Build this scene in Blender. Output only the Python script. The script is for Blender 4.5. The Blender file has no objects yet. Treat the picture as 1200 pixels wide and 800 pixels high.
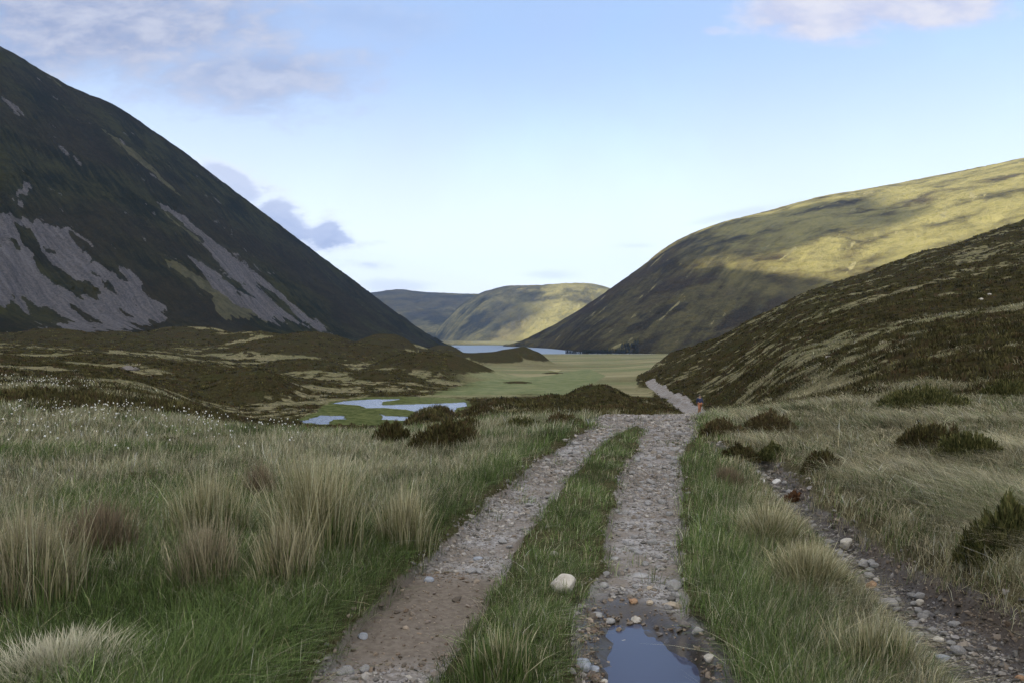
import bpy, math, random
import numpy as np

rng = np.random.default_rng(7)
random.seed(7)
scene = bpy.context.scene
col = scene.collection
F, HX, HY, CAMZ = 900.0, 600.0, 392.0, 1.6      # pixels of the 1200x800 photograph

# ------------------------------------------------------------------ noise
def _h(ix, iy, seed):
    n = (ix.astype(np.int64) * 374761393 + iy.astype(np.int64) * 668265263 + seed * 1442695041) & 0xffffffff
    n = ((n ^ (n >> 13)) * 1274126177) & 0xffffffff
    n = n ^ (n >> 16)
    return (n & 0xffff) / 65535.0
def vnoise(x, y, seed=0):
    x = np.asarray(x, float); y = np.asarray(y, float)
    ix = np.floor(x); iy = np.floor(y); fx = x - ix; fy = y - iy
    ix = ix.astype(np.int64); iy = iy.astype(np.int64)
    ux = fx * fx * fx * (fx * (fx * 6 - 15) + 10); uy = fy * fy * fy * (fy * (fy * 6 - 15) + 10)
    def g(dx, dy):
        a = _h(ix + dx, iy + dy, seed) * 2 * math.pi
        return np.cos(a) * (fx - dx) + np.sin(a) * (fy - dy)
    a = g(0, 0) * (1 - ux) + g(1, 0) * ux
    b = g(0, 1) * (1 - ux) + g(1, 1) * ux
    return (a * (1 - uy) + b * uy) * 1.5          # about -1..1
def fbm(x, y, seed=0, octv=4, gain=0.5, lac=2.03):
    s = 0; a = 1.0; t = 0
    for o in range(octv):
        s = s + a * vnoise(np.asarray(x) * lac ** o + 17.3 * o, np.asarray(y) * lac ** o - 9.1 * o, seed + o * 11); t += a; a *= gain
    return s / t
def sstep(a, b, x):
    t = np.clip((x - a) / (b - a), 0, 1)
    return t * t * (3 - 2 * t)
def pchip(x, y, xi):
    x = np.asarray(x, float); y = np.asarray(y, float); h = np.diff(x); d = np.diff(y) / h
    m = np.zeros_like(y); m[0] = d[0]; m[-1] = d[-1]
    for i in range(1, len(x) - 1):
        if d[i - 1] * d[i] > 0:
            w1 = 2 * h[i] + h[i - 1]; w2 = h[i] + 2 * h[i - 1]
            m[i] = (w1 + w2) / (w1 / d[i - 1] + w2 / d[i])
    xi = np.clip(xi, x[0], x[-1]); k = np.clip(np.searchsorted(x, xi, side='right') - 1, 0, len(x) - 2)
    t = (xi - x[k]) / h[k]
    return ((2 * t ** 3 - 3 * t ** 2 + 1) * y[k] + (t ** 3 - 2 * t ** 2 + t) * h[k] * m[k]
            + (-2 * t ** 3 + 3 * t ** 2) * y[k + 1] + (t ** 3 - t ** 2) * h[k] * m[k + 1])
def inpoly(x, y, poly):
    x = np.asarray(x, float); y = np.asarray(y, float); r = np.zeros(x.shape, bool); n = len(poly)
    for i in range(n):
        x0, y0 = poly[i]; x1, y1 = poly[(i + 1) % n]
        c = ((y0 > y) != (y1 > y))
        with np.errstate(divide='ignore', invalid='ignore'):
            r ^= c & (x < (x1 - x0) * (y - y0) / ((y1 - y0) if y1 != y0 else 1e-9) + x0)
    return r
def dist_poly(x, y, pts):
    """distance to a polyline and the interpolated third value of its points"""
    best = np.full(np.shape(x), 1e9); val = np.zeros(np.shape(x))
    for (x0, y0, v0), (x1, y1, v1) in zip(pts[:-1], pts[1:]):
        dx, dy = x1 - x0, y1 - y0
        t = np.clip(((x - x0) * dx + (y - y0) * dy) / (dx * dx + dy * dy), 0, 1)
        d = np.hypot(x - x0 - t * dx, y - y0 - t * dy)
        m = d < best
        best = np.where(m, d, best); val = np.where(m, v0 + t * (v1 - v0), val)
    return best, val

# ------------------------------------------------------------------ the lie of the land (metres, camera at the origin looking +Y)
KY = [1, 3.5, 5, 7, 10, 14, 17, 25, 35, 50, 72, 90, 110, 160, 240, 400, 700, 944, 1000, 1600, 1720, 2600, 7000]
KP = [-250, 0, 150, 300, 450, 600, 700, 770, 850, 1000, 1200, 1500]
TAB = [
 [0, 0, 0, 0, 0, -.1, -.2, -.3, -.4, -.6, -.8, -1, -1.2, -1, 1, 10, 20, 20, 20, 20, 20, 20, 20],
 [0, 0, 0, 0, -.05, -.2, -.3, -.6, -.9, -1.3, -1.8, -2.1, -2.4, -2.5, -1.9, 2.5, 10, 10, 10, 10, 10, 10, 10],
 [0, 0, 0, 0, -.05, -.2, -.3, -.8, -1.3, -2.0, -2.9, -3.6, -4.3, -4.8, -3.7, .3, 5, 5, 5, 5, 5, 5, 5],
 [0, 0, 0, -.02, -.12, -.36, -.55, -1.5, -2.8, -4.6, -7.2, -7.8, -7.95, -7.9, -7.2, -2, 2, 2, 2, 2, 2, 2, 2],
 [0, 0, 0, -.02, -.12, -.38, -.6, -1.7, -3.4, -5.6, -7.8, -7.95, -7.95, -8.2, -8.8, -8, -9.5, -22.3, -24, -24, -22, -20, -10],
 [0, 0, 0, 0, -.02, -.15, -.3, -1.1, -2.1, -3.6, -6.2, -7.8, -8.4, -9.9, -11.3, -14.5, -19, -22, -24, -24, -21.8, -20, -10],
 [0, 0, 0, 0, 0, -.12, -.25, -1.0, -1.95, -3.3, -5.0, -6.2, -7.3, -9.2, -11, -14.5, -19, -22, -24, -24, -21.8, -20, -10],
 [0, 0, 0, 0, 0, -.10, -.25, -1.08, -2.11, -3.65, -5.84, -6.8, -7.6, -9, -10, -13, -18, -22, -23, -23, -22, -20, -10],
 [0, 0, 0, 0, 0, -.05, -.2, -.95, -1.95, -3.6, -5.7, -6.4, -6.8, -7, -7.5, -10, -16, -22, -22, -22, -22, -20, -10],
 [0, 0, 0, .03, .1, .05, 0, -.45, -1.0, -1.9, -2.6, -3, -3, -3, -4, -8, -14, -22, -22, -22, -22, -20, -10],
 [.1, .2, .28, .3, .2, .1, 0, -.25, -.6, -1, -1.5, -2, -2, -2, -3, -6, -12, -22, -22, -22, -22, -20, -10],
 [.1, .3, .35, .35, .3, .2, .1, 0, -.3, -.5, -1, -1, -1, -1, -2, -6, -12, -20, -20, -20, -20, -20, -10]]
NY, NP = 500, 240
GL = np.linspace(0, math.log(7000), NY); GP = np.linspace(KP[0], KP[-1], NP)
_a = np.array([pchip(np.log(KY), r, GL) for r in TAB])
GRID = np.array([pchip(KP, _a[:, j], GP) for j in range(NY)])          # NY x NP
def polar(x, y):
    """plan point -> (column in photo pixels, forward distance); the land's columns fold back behind the camera"""
    R = np.hypot(x, y) + 1e-6; a = np.arctan2(x, y); A = math.radians(42)
    a2 = np.where(np.abs(a) <= A, a, np.sign(a) * A * (math.pi - np.abs(a)) / (math.pi - A))
    return HX + F * np.tan(a2), R * np.cos(a2)
def base(P, Y):
    l = np.clip(np.log(np.maximum(Y, 1.0)) / GL[-1] * (NY - 1), 0, NY - 1.001); p = np.clip((P - GP[0]) / (GP[-1] - GP[0]) * (NP - 1), 0, NP - 1.001)
    i = l.astype(int); j = p.astype(int); u = l - i; v = p - j
    return (GRID[i, j] * (1 - u) * (1 - v) + GRID[i + 1, j] * u * (1 - v) + GRID[i, j + 1] * (1 - u) * v + GRID[i + 1, j + 1] * u * v)
# near hillside on the right
HS = [(600, 170, 471, 205, 478), (700, 150, 455, 190, 462), (748, 140, 458, 190, 441), (787, 100, 468, 205, 419), (831, 74, 482, 220, 397), (945, 38, 466, 245, 345),
      (1063, 28, 458, 265, 303), (1200, 26, 450, 290, 259), (1330, 26, 445, 300, 215), (1500, 26, 440, 310, 160)]
_hs = np.array(HS, float)
def hillside(P, Y):
    Yf = pchip(_hs[:, 0], _hs[:, 1], P); pf = pchip(_hs[:, 0], _hs[:, 2], P); Yc = pchip(_hs[:, 0], _hs[:, 3], P); pc = pchip(_hs[:, 0], _hs[:, 4], P)
    zf = CAMZ - (pf - HY) / F * Yf; zc = CAMZ - (pc - HY) / F * Yc
    t = (Y - Yf) / (Yc - Yf)
    up = zf + (zc - zf) * np.where(t > 0, np.clip(t, 0, 1) ** 1.12, t)
    up = np.where(t < 0, zf + np.maximum(zc - zf, 15.0) * t, up) - np.clip(748 - P, 0, 400) * .25
    up = np.where(t > 1, zc - np.clip(748 - P, 0, 400) * .25 - (Y - Yc) * 0.10 - ((Y - Yc) / 60.0) ** 2 * 3, up)
    return np.maximum(up, -60)
MOUNDS = [  # column px, top py, Y, half width px, half depth m, dark heather?
 (700, 454, 84, 52, 11, 1), (640, 466, 62, 42, 7, 1), (262, 431, 140, 100, 20, 1), (510, 415, 230, 62, 34, 1), (352, 421, 205, 50, 26, 1), (420, 403, 330, 85, 40, 1),
 (330, 399, 300, 60, 30, 1), (597, 411, 440, 22, 30, 1), (624, 412.5, 420, 19, 22, 1), (580, 415, 400, 30, 24, 1), (530, 411.5, 430, 36, 34, 1), (648, 436, 260, 12, 4, 1), (606, 447, 190, 16, 4, 1), (95, 404, 290, 100, 45, 1), (15, 421, 120, 60, 20, 1), (185, 401, 350, 80, 40, 1),
 (150, 421, 170, 75, 22, 1), (60, 463, 27, 80, 3, 1), (205, 476, 25, 42, 2.2, 1), (575, 470, 52, 50, 7, 1), (500, 485, 40, 40, 6, 1), (20, 392, 380, 90, 50, 1), (522, 405, 620, 22, 50, 1),
 (470, 401, 500, 40, 60, 0), (60, 386, 330, 52, 26, 1), (140, 390, 350, 36, 26, 0), (222, 384, 400, 58, 34, 0), (300, 389, 360, 46, 26, 0), (375, 391, 400, 48, 30, 1), (452, 397, 440, 34, 30, 1), (120, 432, 100, 60, 12, 1), (300, 444, 118, 46, 9, 1), (455, 437, 165, 40, 14, 1)]
POLY1 = lambda pts, z: [((320 + a / 4 - HX) / F * ((CAMZ - z) * F / (390 + b / 4 - HY)), (CAMZ - z) * F / (390 + b / 4 - HY)) for a, b in pts]
ZR = -8.0
FLAT = POLY1([(150, 405), (270, 325), (480, 300), (780, 305), (905, 320), (915, 350), (860, 380), (960, 396), (880, 425), (480, 440), (120, 440)], ZR)
W1 = POLY1([(270, 331), (330, 318), (480, 309), (600, 311), (505, 324), (520, 336), (620, 334), (760, 330), (900, 324), (900, 345), (858, 350), (852, 378), (840, 391), (700, 378), (640, 358), (540, 351), (440, 352), (400, 340)], ZR)
W2 = POLY1([(185, 402), (240, 384), (330, 388), (352, 402), (285, 406), (265, 428), (200, 428)], ZR)
W3 = POLY1([(495, 378), (520, 404), (640, 410), (780, 405), (900, 400), (945, 390), (850, 385), (640, 392), (525, 388)], ZR)
W4 = POLY1([(100, 412), (190, 405), (200, 424), (110, 422)], ZR)
# track: two ruts, then one band that falls away to the valley
RUTL = [(-2.1, .3, .33), (-.95, 2.6, .33), (-.66, 3.53, .33), (-.41, 4.83, .31), (-.02, 6.9, .30), (.62, 9.7, .31), (1.25, 12.2, .31), (1.85, 14.2, .36), (2.4, 15.6, .5)]
RUTR = [(-.9, .3, .31), (.25, 2.4, .31), (.60, 3.53, .31), (.80, 4.83, .31), (1.20, 6.9, .33), (1.80, 9.7, .33), (2.45, 12.2, .40), (2.9, 14.2, .5), (3.2, 15.6, .6)]
BAND = [(2.35, 15.4, .95), (3.2, 17.5, 1.3), (4.8, 22, 1.2), (8.2, 34, 1.2), (12.4, 50, 1.2), (16.9, 70, 1.1), (19.8, 89, .95), (23.8, 120, .95), (28.5, 160, .95)]
SPUR = [(8.0, 33, .6), (10.6, 37, .5), (13.5, 43, .35)]
GULLY = [(2.9, 11.2, .06), (3.17, 9.7, .15), (2.93, 8.35, .17), (2.72, 7.25, .19), (2.65, 6.3, .20), (2.54, 5.6, .22), (2.45, 4.93, .23), (2.36, 4.25, .25), (2.22, 3.5, .28), (1.9, 2.0, .4), (1.5, .4, .4)]
PUD = (.70, 3.80, .27, .80)
def fields(x, y):
    x = np.asarray(x, float); y = np.asarray(y, float)
    P, Y = polar(x, y)
    near = Y < 200
    z = base(P, Y)
    n1 = fbm(x / 9, y / 9, 3); n2 = fbm(x / 38, y / 38, 5); n0 = fbm(x / .55, y / .55, 8, 3); n05 = fbm(x / 2.3, y / 2.3, 9, 3)
    hs = hillside(P, Y)
    k = 1.2
    dlt = hs - z
    hsm = sstep(-.5, 1.5, dlt)
    z = np.where(np.abs(dlt) < k, np.maximum(z, hs) + (k - np.abs(dlt)) ** 2 / (4 * k), np.maximum(z, hs))
    dark = np.zeros_like(z)
    for (mp, mpy, mY, hw, hd, dk) in MOUNDS:
        zt = CAMZ - (mpy - HY) / F * mY
        b0 = float(base(np.array([float(mp)]), np.array([float(mY)]))[0])
        wob = 1 + .25 * n2
        q = ((P - mp) / (hw * wob)) ** 2 + ((Y - mY) / hd) ** 2
        g = np.exp(-q ** 1.35)
        z = z + (np.maximum(zt - b0, .3) * (1.15 if mY < 200 else 1.05)) * g
        if dk: dark = np.maximum(dark, sstep(.18, .42, g + .10 * n1))
    dflat = inpoly(x + n1 * 1.5, y + n1 * 2.5, FLAT) * 1.0
    rough = sstep(14, 60, Y)
    valley = np.maximum(sstep(190, 320, Y) * sstep(450, 620, P + 60 * n2), sstep(100, 128, Y + 14 * n2) * sstep(455, 560, P + 40 * n2 - .25 * np.clip(Y - 110, 0, 200)) ) * (1 - hsm)
    z = z + rough * (1 - valley * .9) * (1 - dflat) * (n1 * .45 + n2 * np.clip(Y / 120, .2, 1.2) * .9)
    z = z + hsm * (n2 * 1.2 + fbm(x / 15, y / 15, 21) * .8)
    # ruts, band, gully
    dl, wl = dist_poly(x, y, RUTL); dr, wr = dist_poly(x, y, RUTR); db, wb = dist_poly(x, y, BAND); dg, wg = dist_poly(x, y, GULLY); dsp, wsp = dist_poly(x, y, SPUR)
    wob = .09 * n0 + .10 * n05
    eL = wl - dl + wob; eR = wr - dr + wob; eB = wb - db + 1.6 * wob; eG = wg - dg + wob * .55; eS = wsp - dsp + 2 * wob
    rut = np.maximum(sstep(-.06, .06, eL), sstep(-.06, .06, eR))
    bandm = np.maximum(sstep(-.15, .15, eB), sstep(-.1, .1, eS))
    mid = sstep(.45, .2, db + .25 * n05) * sstep(60, 80, Y) * 0
    track = np.maximum(rut, bandm * (1 - mid)) * (1 - hsm * sstep(200, 260, Y))
    pd0 = ((x - PUD[0] - .05 * n05) / PUD[2]) ** 2 + ((y - PUD[1]) / PUD[3]) ** 2; track = np.maximum(track, sstep(2.3, 1.7, pd0 + .7 * n0))
    gul = sstep(-.08, .08, eG)
    gdeep = sstep(-.12, .14, eG)
    verge = sstep(1.3, .2, np.minimum(np.minimum(dl - wl, dr - wr), dg - wg)) * sstep(30, 12, Y)
    smooth_t = sstep(.5, -.3, np.minimum(dl - wl, dr - wr))
    # the strip and verges stand proud of the ruts
    z = z + .05 * verge * (1 - track) + (1 - track) * (1 - rough) * (n05 * .07 + n0 * .025 + n1 * .06 * sstep(5, 12, Y))
    z = z - .05 * rut + track * (.012 * fbm(x / .25, y / .25, 31, 3))
    z = z - .22 * gdeep * sstep(12, 9.5, Y) + gul * .03 * n0
    pd = ((x - PUD[0] - .05 * n05) / PUD[2]) ** 2 + ((y - PUD[1]) / PUD[3]) ** 2
    z = z - .10 * np.clip(1.25 - pd + .75 * n0 + .3 * fbm(x / .12, y / .12, 37, 2), 0, 1.2) * sstep(2.0, .8, pd)
    # river
    wx, wy = x + n0 * .3 + n1 * .8, y + n1 * 1.2
    inw = np.zeros_like(z, bool)
    m = (Y > 60) & (Y < 160)
    if m.any():
        for w in (W1, W2, W3, W4):
            t = np.zeros_like(inw); t[m] = inpoly(wx[m], wy[m], w); inw |= t
    z = np.where(dflat > 0, -7.93 + .03 * n0, z)
    z = np.where(inw, -8.5, z)
    z = np.where((Y > 70) & (Y < 130) & (dflat == 0) & (P < 640) & (P > 250), np.maximum(z, -7.78), z)
    # heather, straw, green
    n3 = fbm(x / 5.5 + 40, y / 5.5, 55); n4 = fbm(x / 1.7, y / 1.7, 66, 3); n5 = fbm(x / 17, y / 17, 77)
    hp = n3 * .55 + n4 * .4 + n5 * 1.1
    hthr = np.interp(P, [0, 300, 600, 760, 1000, 1200], [-.10, -.13, -.14, -.20, -.06, .08])
    heather = sstep(-.06, .10, hp - hthr) * sstep(15, 26, Y + 6 * n1)
    heather = np.maximum(heather, dark * sstep(-.42, -.12, n4 * .7 + n3 * .55 + n1 * .25))
    heather = np.maximum(heather * (1 - valley * .93), dark * .95) * (1 - dflat)
    hh = sstep(-.05, .1, hp * .8 + n4 * .35 + .24 + .13 * sstep(.2, -.6, fbm((x + y * .4) / 30, (y - x * .4) / 70, 88)))
    heather = np.where(hsm > 0, heather * (1 - hsm) + hh * hsm, heather)
    # foreground meadow has a few dark hollows only
    heather = np.where(Y < 15, np.maximum(heather, 0) * 0, heather)
    heather = heather * (1 - track) * (1 - gul)
    gr = sstep(np.where(x > 1.2 + .22 * y, .55, .85), .1, np.minimum(dl - wl, dr - wr) + .35 * n05) * sstep(30, 14, Y)
    patch = sstep(.0, .35, n05 * .6 + fbm(x / 4, y / 4, 91) - .05 + .5 * np.exp(-((x + 1.8) ** 2 + (y - 4.2) ** 2) / 1.6))
    green = np.clip(np.maximum(gr, patch * .75 * (x < 1.2) + patch * .35 * (x >= 1.2)), 0, 1) * sstep(45, 20, Y)
    vg = sstep(.0, .3, fbm(x / 60, y / 45, 93) + .1) * valley
    pg = inpoly(P, HY + (CAMZ - z) * F / np.maximum(Y, 1), [(470, 470), (560, 446), (640, 440), (690, 432), (710, 440), (690, 452), (640, 470), (560, 478)]) & (Y > 120) & (hsm < .5)
    green = np.maximum(green, np.maximum(vg * .6, pg * .9)); green = np.maximum(green, dflat * .9)
    mud = sstep(3.6, 4.0, y) * sstep(5.6, 5.0, y) * sstep(-.25, .1, eL + .15 * n05 - np.abs(y - 4.5) * .1)
    mud = np.maximum(mud, gul * sstep(.0, .25, dg - .05 + .15 * n0) * (x > 2.2)); mud = np.maximum(mud, sstep(2.2, 1.1, pd))
    return dict(P=P, Y=Y, z=z, hsm=hsm, track=track, gul=gul, gdeep=gdeep, heather=heather, green=green, mud=mud, valley=valley, dflat=dflat, inw=inw, pd=pd, dark=dark, n05=n05, n0=n0, n1=n1, dl=dl - wl, dr=dr - wr, dg=dg, verge=verge)
def hgt(x, y):
    return fields(np.atleast_1d(x), np.atleast_1d(y))['z']
_ry = np.exp(np.linspace(math.log(2.0), math.log(420), 900))
def hit(px, py):
    """the first point of the land behind a point of the picture"""
    x = (px - HX) / F * _ry; z = hgt(x, _ry); rz = CAMZ - (py - HY) / F * _ry
    k = np.argmax(rz <= z)
    if k == 0: k = len(_ry) - 1
    d0 = rz[k - 1] - z[k - 1]; d1 = rz[k] - z[k]; t = d0 / (d0 - d1 + 1e-9)
    Y = _ry[k - 1] + t * (_ry[k] - _ry[k - 1])
    return (px - HX) / F * Y, Y, float(hgt((px - HX) / F * Y, Y)[0])

# ------------------------------------------------------------------ mesh and node helpers
def new_mesh(name, verts, loops, starts, mat=None, attrs=None, smooth=True, parent=None, mats=None, midx=None):
    me = bpy.data.meshes.new(name)
    verts = np.ascontiguousarray(verts, np.float32)
    me.vertices.add(len(verts)); me.vertices.foreach_set('co', verts.ravel())
    me.loops.add(len(loops)); me.loops.foreach_set('vertex_index', np.ascontiguousarray(loops, np.int32))
    me.polygons.add(len(starts)); me.polygons.foreach_set('loop_start', np.ascontiguousarray(starts, np.int32))
    me.update(calc_edges=True)
    me.polygons.foreach_set('use_smooth', np.full(len(starts), smooth, bool))
    for k, v in (attrs or {}).items():
        if v.ndim == 1:
            a = me.attributes.new(k, 'FLOAT', 'POINT'); a.data.foreach_set('value', v.astype(np.float32))
        else:
            a = me.attributes.new(k, 'FLOAT_COLOR', 'POINT')
            c = np.ones((len(v), 4), np.float32); c[:, :3] = v; a.data.foreach_set('color', c.ravel())
    if mat: me.materials.append(mat)
    o = bpy.data.objects.new(name, me); col.objects.link(o)
    if parent: o.parent = parent
    return o
def quads(nr, nc, wrap=False):
    i, j = np.meshgrid(np.arange(nr - 1), np.arange(nc - 1), indexing='ij')
    a = (i * nc + j).ravel()
    return np.stack([a, a + 1, a + nc + 1, a + nc], 1)
def compact(verts, q, sel, attrs):
    f = q[sel]; used = np.unique(f); remap = np.full(len(verts), -1); remap[used] = np.arange(len(used))
    return verts[used], remap[f], {k: v[used] for k, v in attrs.items()}
def tag(o, label=None, cat=None, group=None, kind=None):
    if label: o['label'] = label
    if cat: o['category'] = cat
    if group: o['group'] = group
    if kind: o['kind'] = kind
    return o
def empty(name, loc, rz=0):
    o = bpy.data.objects.new(name, None); col.objects.link(o); o.location = loc; o.rotation_euler = (0, 0, rz); o.empty_display_size = .2
    return o

class NT:
    def __init__(s, tree): s.t = tree; s.n = tree.nodes; s.l = tree.links
    def node(s, typ, **kw):
        n = s.n.new(typ)
        for k, v in kw.items(): setattr(n, k, v)
        return n
    def put(s, sock, v):
        if isinstance(v, bpy.types.NodeSocket): s.l.new(v, sock)
        elif v is not None:
            if sock.type == 'RGBA' and isinstance(v, (tuple, list)) and len(v) == 3: v = (*v, 1)
            sock.default_value = v
    def math(s, op, a, b=None, c=None, clamp=False):
        n = s.node('ShaderNodeMath', operation=op); n.use_clamp = clamp
        for i, v in enumerate((a, b, c)):
            if v is not None: s.put(n.inputs[i], v)
        return n.outputs[0]
    def mix(s, f, a, b, blend='MIX'):
        n = s.node('ShaderNodeMix', data_type='RGBA', blend_type=blend)
        s.put(n.inputs['Factor'], f); s.put([i for i in n.inputs if i.name == 'A' and i.type == 'RGBA'][0], a); s.put([i for i in n.inputs if i.name == 'B' and i.type == 'RGBA'][0], b)
        return [o for o in n.outputs if o.type == 'RGBA'][0]
    def noise(s, vec, scale, detail=4, rough=.55, dist=0, color=False):
        n = s.node('ShaderNodeTexNoise'); s.put(n.inputs['Vector'], vec); n.inputs['Scale'].default_value = scale
        n.inputs['Detail'].default_value = detail; n.inputs['Roughness'].default_value = rough; n.inputs['Distortion'].default_value = dist
        return n.outputs['Color' if color else 'Fac']
    def voro(s, vec, scale, feature='F1', out='Distance'):
        n = s.node('ShaderNodeTexVoronoi', feature=feature); s.put(n.inputs['Vector'], vec); n.inputs['Scale'].default_value = scale
        return n.outputs[out]
    def ramp(s, f, a, b):
        n = s.node('ShaderNodeMapRange', interpolation_type='SMOOTHSTEP'); s.put(n.inputs[0], f); s.put(n.inputs[1], a); s.put(n.inputs[2], b)
        return n.outputs[0]
    def attr(s, name, out='Fac'):
        n = s.node('ShaderNodeAttribute', attribute_name=name); return n.outputs[out]
    def mapping(s, vec, scale=(1, 1, 1), rot=(0, 0, 0), loc=(0, 0, 0)):
        n = s.node('ShaderNodeMapping'); s.put(n.inputs[0], vec); n.inputs['Scale'].default_value = scale; n.inputs['Rotation'].default_value = rot; n.inputs['Location'].default_value = loc
        return n.outputs[0]
def material(name):
    m = bpy.data.materials.new(name); m.use_nodes = True; t = NT(m.node_tree)
    return m, t, m.node_tree.nodes['Principled BSDF']
def bump(t, bsdf, h, strength, dist=.1, normal=None):
    b = t.node('ShaderNodeBump'); b.inputs['Strength'].default_value = strength; b.inputs['Distance'].default_value = dist
    t.put(b.inputs['Height'], h)
    if normal: t.put(b.inputs['Normal'], normal)
    if bsdf: t.l.new(b.outputs[0], bsdf.inputs['Normal'])
    return b.outputs[0]
def pos(t): return t.node('ShaderNodeNewGeometry').outputs['Position']

# ------------------------------------------------------------------ materials
def ground_mat():
    m, t, b = material('moorland'); p = pos(t)
    nf = t.noise(p, 3.0, 6, .65); nm = t.noise(p, .35, 5, .6); nl = t.noise(p, .05, 4); nff = t.noise(p, 22, 4, .7)
    pa = t.mapping(p, (1, 1, .3)); tuft = t.noise(pa, 1.1, 7, .75)
    straw = t.mix(t.ramp(tuft, .35, .65), (.060, .055, .030), (.24, .215, .125))
    straw = t.mix(t.math('MULTIPLY', t.ramp(nl, .4, .7), .5), straw, (.10, .105, .05))
    green = t.mix(t.ramp(tuft, .3, .7), (.035, .048, .014), (.11, .13, .05))
    heath = t.mix(t.ramp(nf, .3, .7), (.012, .012, .006), (.056, .048, .021))
    heath = t.mix(t.math('MULTIPLY', t.ramp(t.noise(p, .13, 7, .72), .48, .6), .6), heath, (.038, .040, .016))
    heath = t.mix(t.math('MULTIPLY', t.ramp(nm, .45, .75), .7), heath, (.048, .034, .019))
    vcol = t.mix(t.ramp(t.noise(t.mapping(p, (.3, 1, 1)), .03, 8, .7), .4, .6), (.12, .112, .06), (.27, .25, .15)); vcol = t.mix(t.math('MULTIPLY', t.ramp(t.noise(t.mapping(p, (.25, 1, 1)), .12, 8, .75), .5, .62), .7), vcol, (.075, .068, .036))
    c = t.mix(t.attr('green'), straw, green)
    c = t.mix(t.math('MULTIPLY', t.attr('valley'), .75), c, t.mix(t.attr('green'), vcol, t.mix(t.ramp(nm, .35, .65), (.105, .135, .07), (.19, .20, .11))))
    c = t.mix(t.math('MULTIPLY', t.attr('soil'), .85), c, t.mix(t.ramp(nff, .3, .7), (.030, .026, .014), (.105, .092, .052)))
    hf = t.ramp(t.math('ADD', t.attr('heather'), t.math('MULTIPLY', t.math('SUBTRACT', tuft, .5), 1.6)), .3, .7)
    c = t.mix(hf, c, heath)
    st = t.voro(p, 38, out='Color'); st2 = t.voro(t.mapping(p, (1, 1, 1), loc=(3, 1, 0)), 13, out='Color')
    sg = t.node('ShaderNodeSeparateColor'); t.put(sg.inputs[0], st); sg2 = t.node('ShaderNodeSeparateColor'); t.put(sg2.inputs[0], st2)
    grav = t.mix(sg.outputs[0], (.11, .102, .095), (.34, .33, .325))
    grav = t.mix(t.ramp(sg2.outputs[1], .5, .9), grav, (.26, .25, .24))
    grav = t.mix(t.ramp(t.noise(p, 1.6, 5, .6), .4, .62), grav, (.17, .148, .128))
    mudc = t.mix(t.ramp(nff, .3, .7), (.105, .088, .072), (.16, .138, .115))
    tr = t.math('MAXIMUM', t.attr('track'), t.attr('gul'))
    gm = t.mix(t.attr('mud'), grav, mudc)
    gm = t.mix(t.math('MULTIPLY', t.attr('gul'), .75), gm, (.042, .033, .027))
    c = t.mix(t.ramp(t.math('ADD', tr, t.math('MULTIPLY', t.math('SUBTRACT', nff, .5), .5)), .4, .6), c, gm)
    c = t.mix(t.attr('wet'), c, (.035, .028, .022))
    t.l.new(c, b.inputs['Base Color'])
    t.l.new(t.math('SUBTRACT', .92, t.math('MULTIPLY', t.attr('wet'), .6)), b.inputs['Roughness']); t.l.new(t.math('MULTIPLY', t.attr('wet'), .4), b.inputs['Specular IOR Level'])
    vd = t.voro(p, 38); vd2 = t.voro(p, 13)
    hg = t.math('MULTIPLY', t.math('ADD', t.math('MULTIPLY', vd, -.012), t.math('MULTIPLY', vd2, -.006)), t.math('MULTIPLY', tr, t.math('SUBTRACT', 1.0, t.attr('mud'))))
    hv = t.math('MULTIPLY', t.math('ADD', tuft, nf), t.math('MULTIPLY', t.math('SUBTRACT', 1.0, tr), .22))
    hv = t.math('MULTIPLY', hv, t.math('SUBTRACT', 1.0, t.math('MULTIPLY', t.attr('valley'), .7)))
    bump(t, b, t.math('ADD', t.math('ADD', hg, hv), t.math('MULTIPLY', nff, .004)), 1.0, 1.0)
    return m
def blade_mat(name, trans=.25, spec=.15, rough=.65):
    m, t, b = material(name)
    c = t.attr('col', 'Color'); t.l.new(c, b.inputs['Base Color']); b.inputs['Roughness'].default_value = rough; b.inputs['Specular IOR Level'].default_value = spec
    tr = t.node('ShaderNodeBsdfTranslucent'); t.l.new(c, tr.inputs[0])
    mx = t.node('ShaderNodeMixShader'); mx.inputs[0].default_value = trans
    t.l.new(b.outputs[0], mx.inputs[1]); t.l.new(tr.outputs[0], mx.inputs[2])
    t.l.new(mx.outputs[0], m.node_tree.nodes['Material Output'].inputs['Surface'])
    return m
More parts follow.
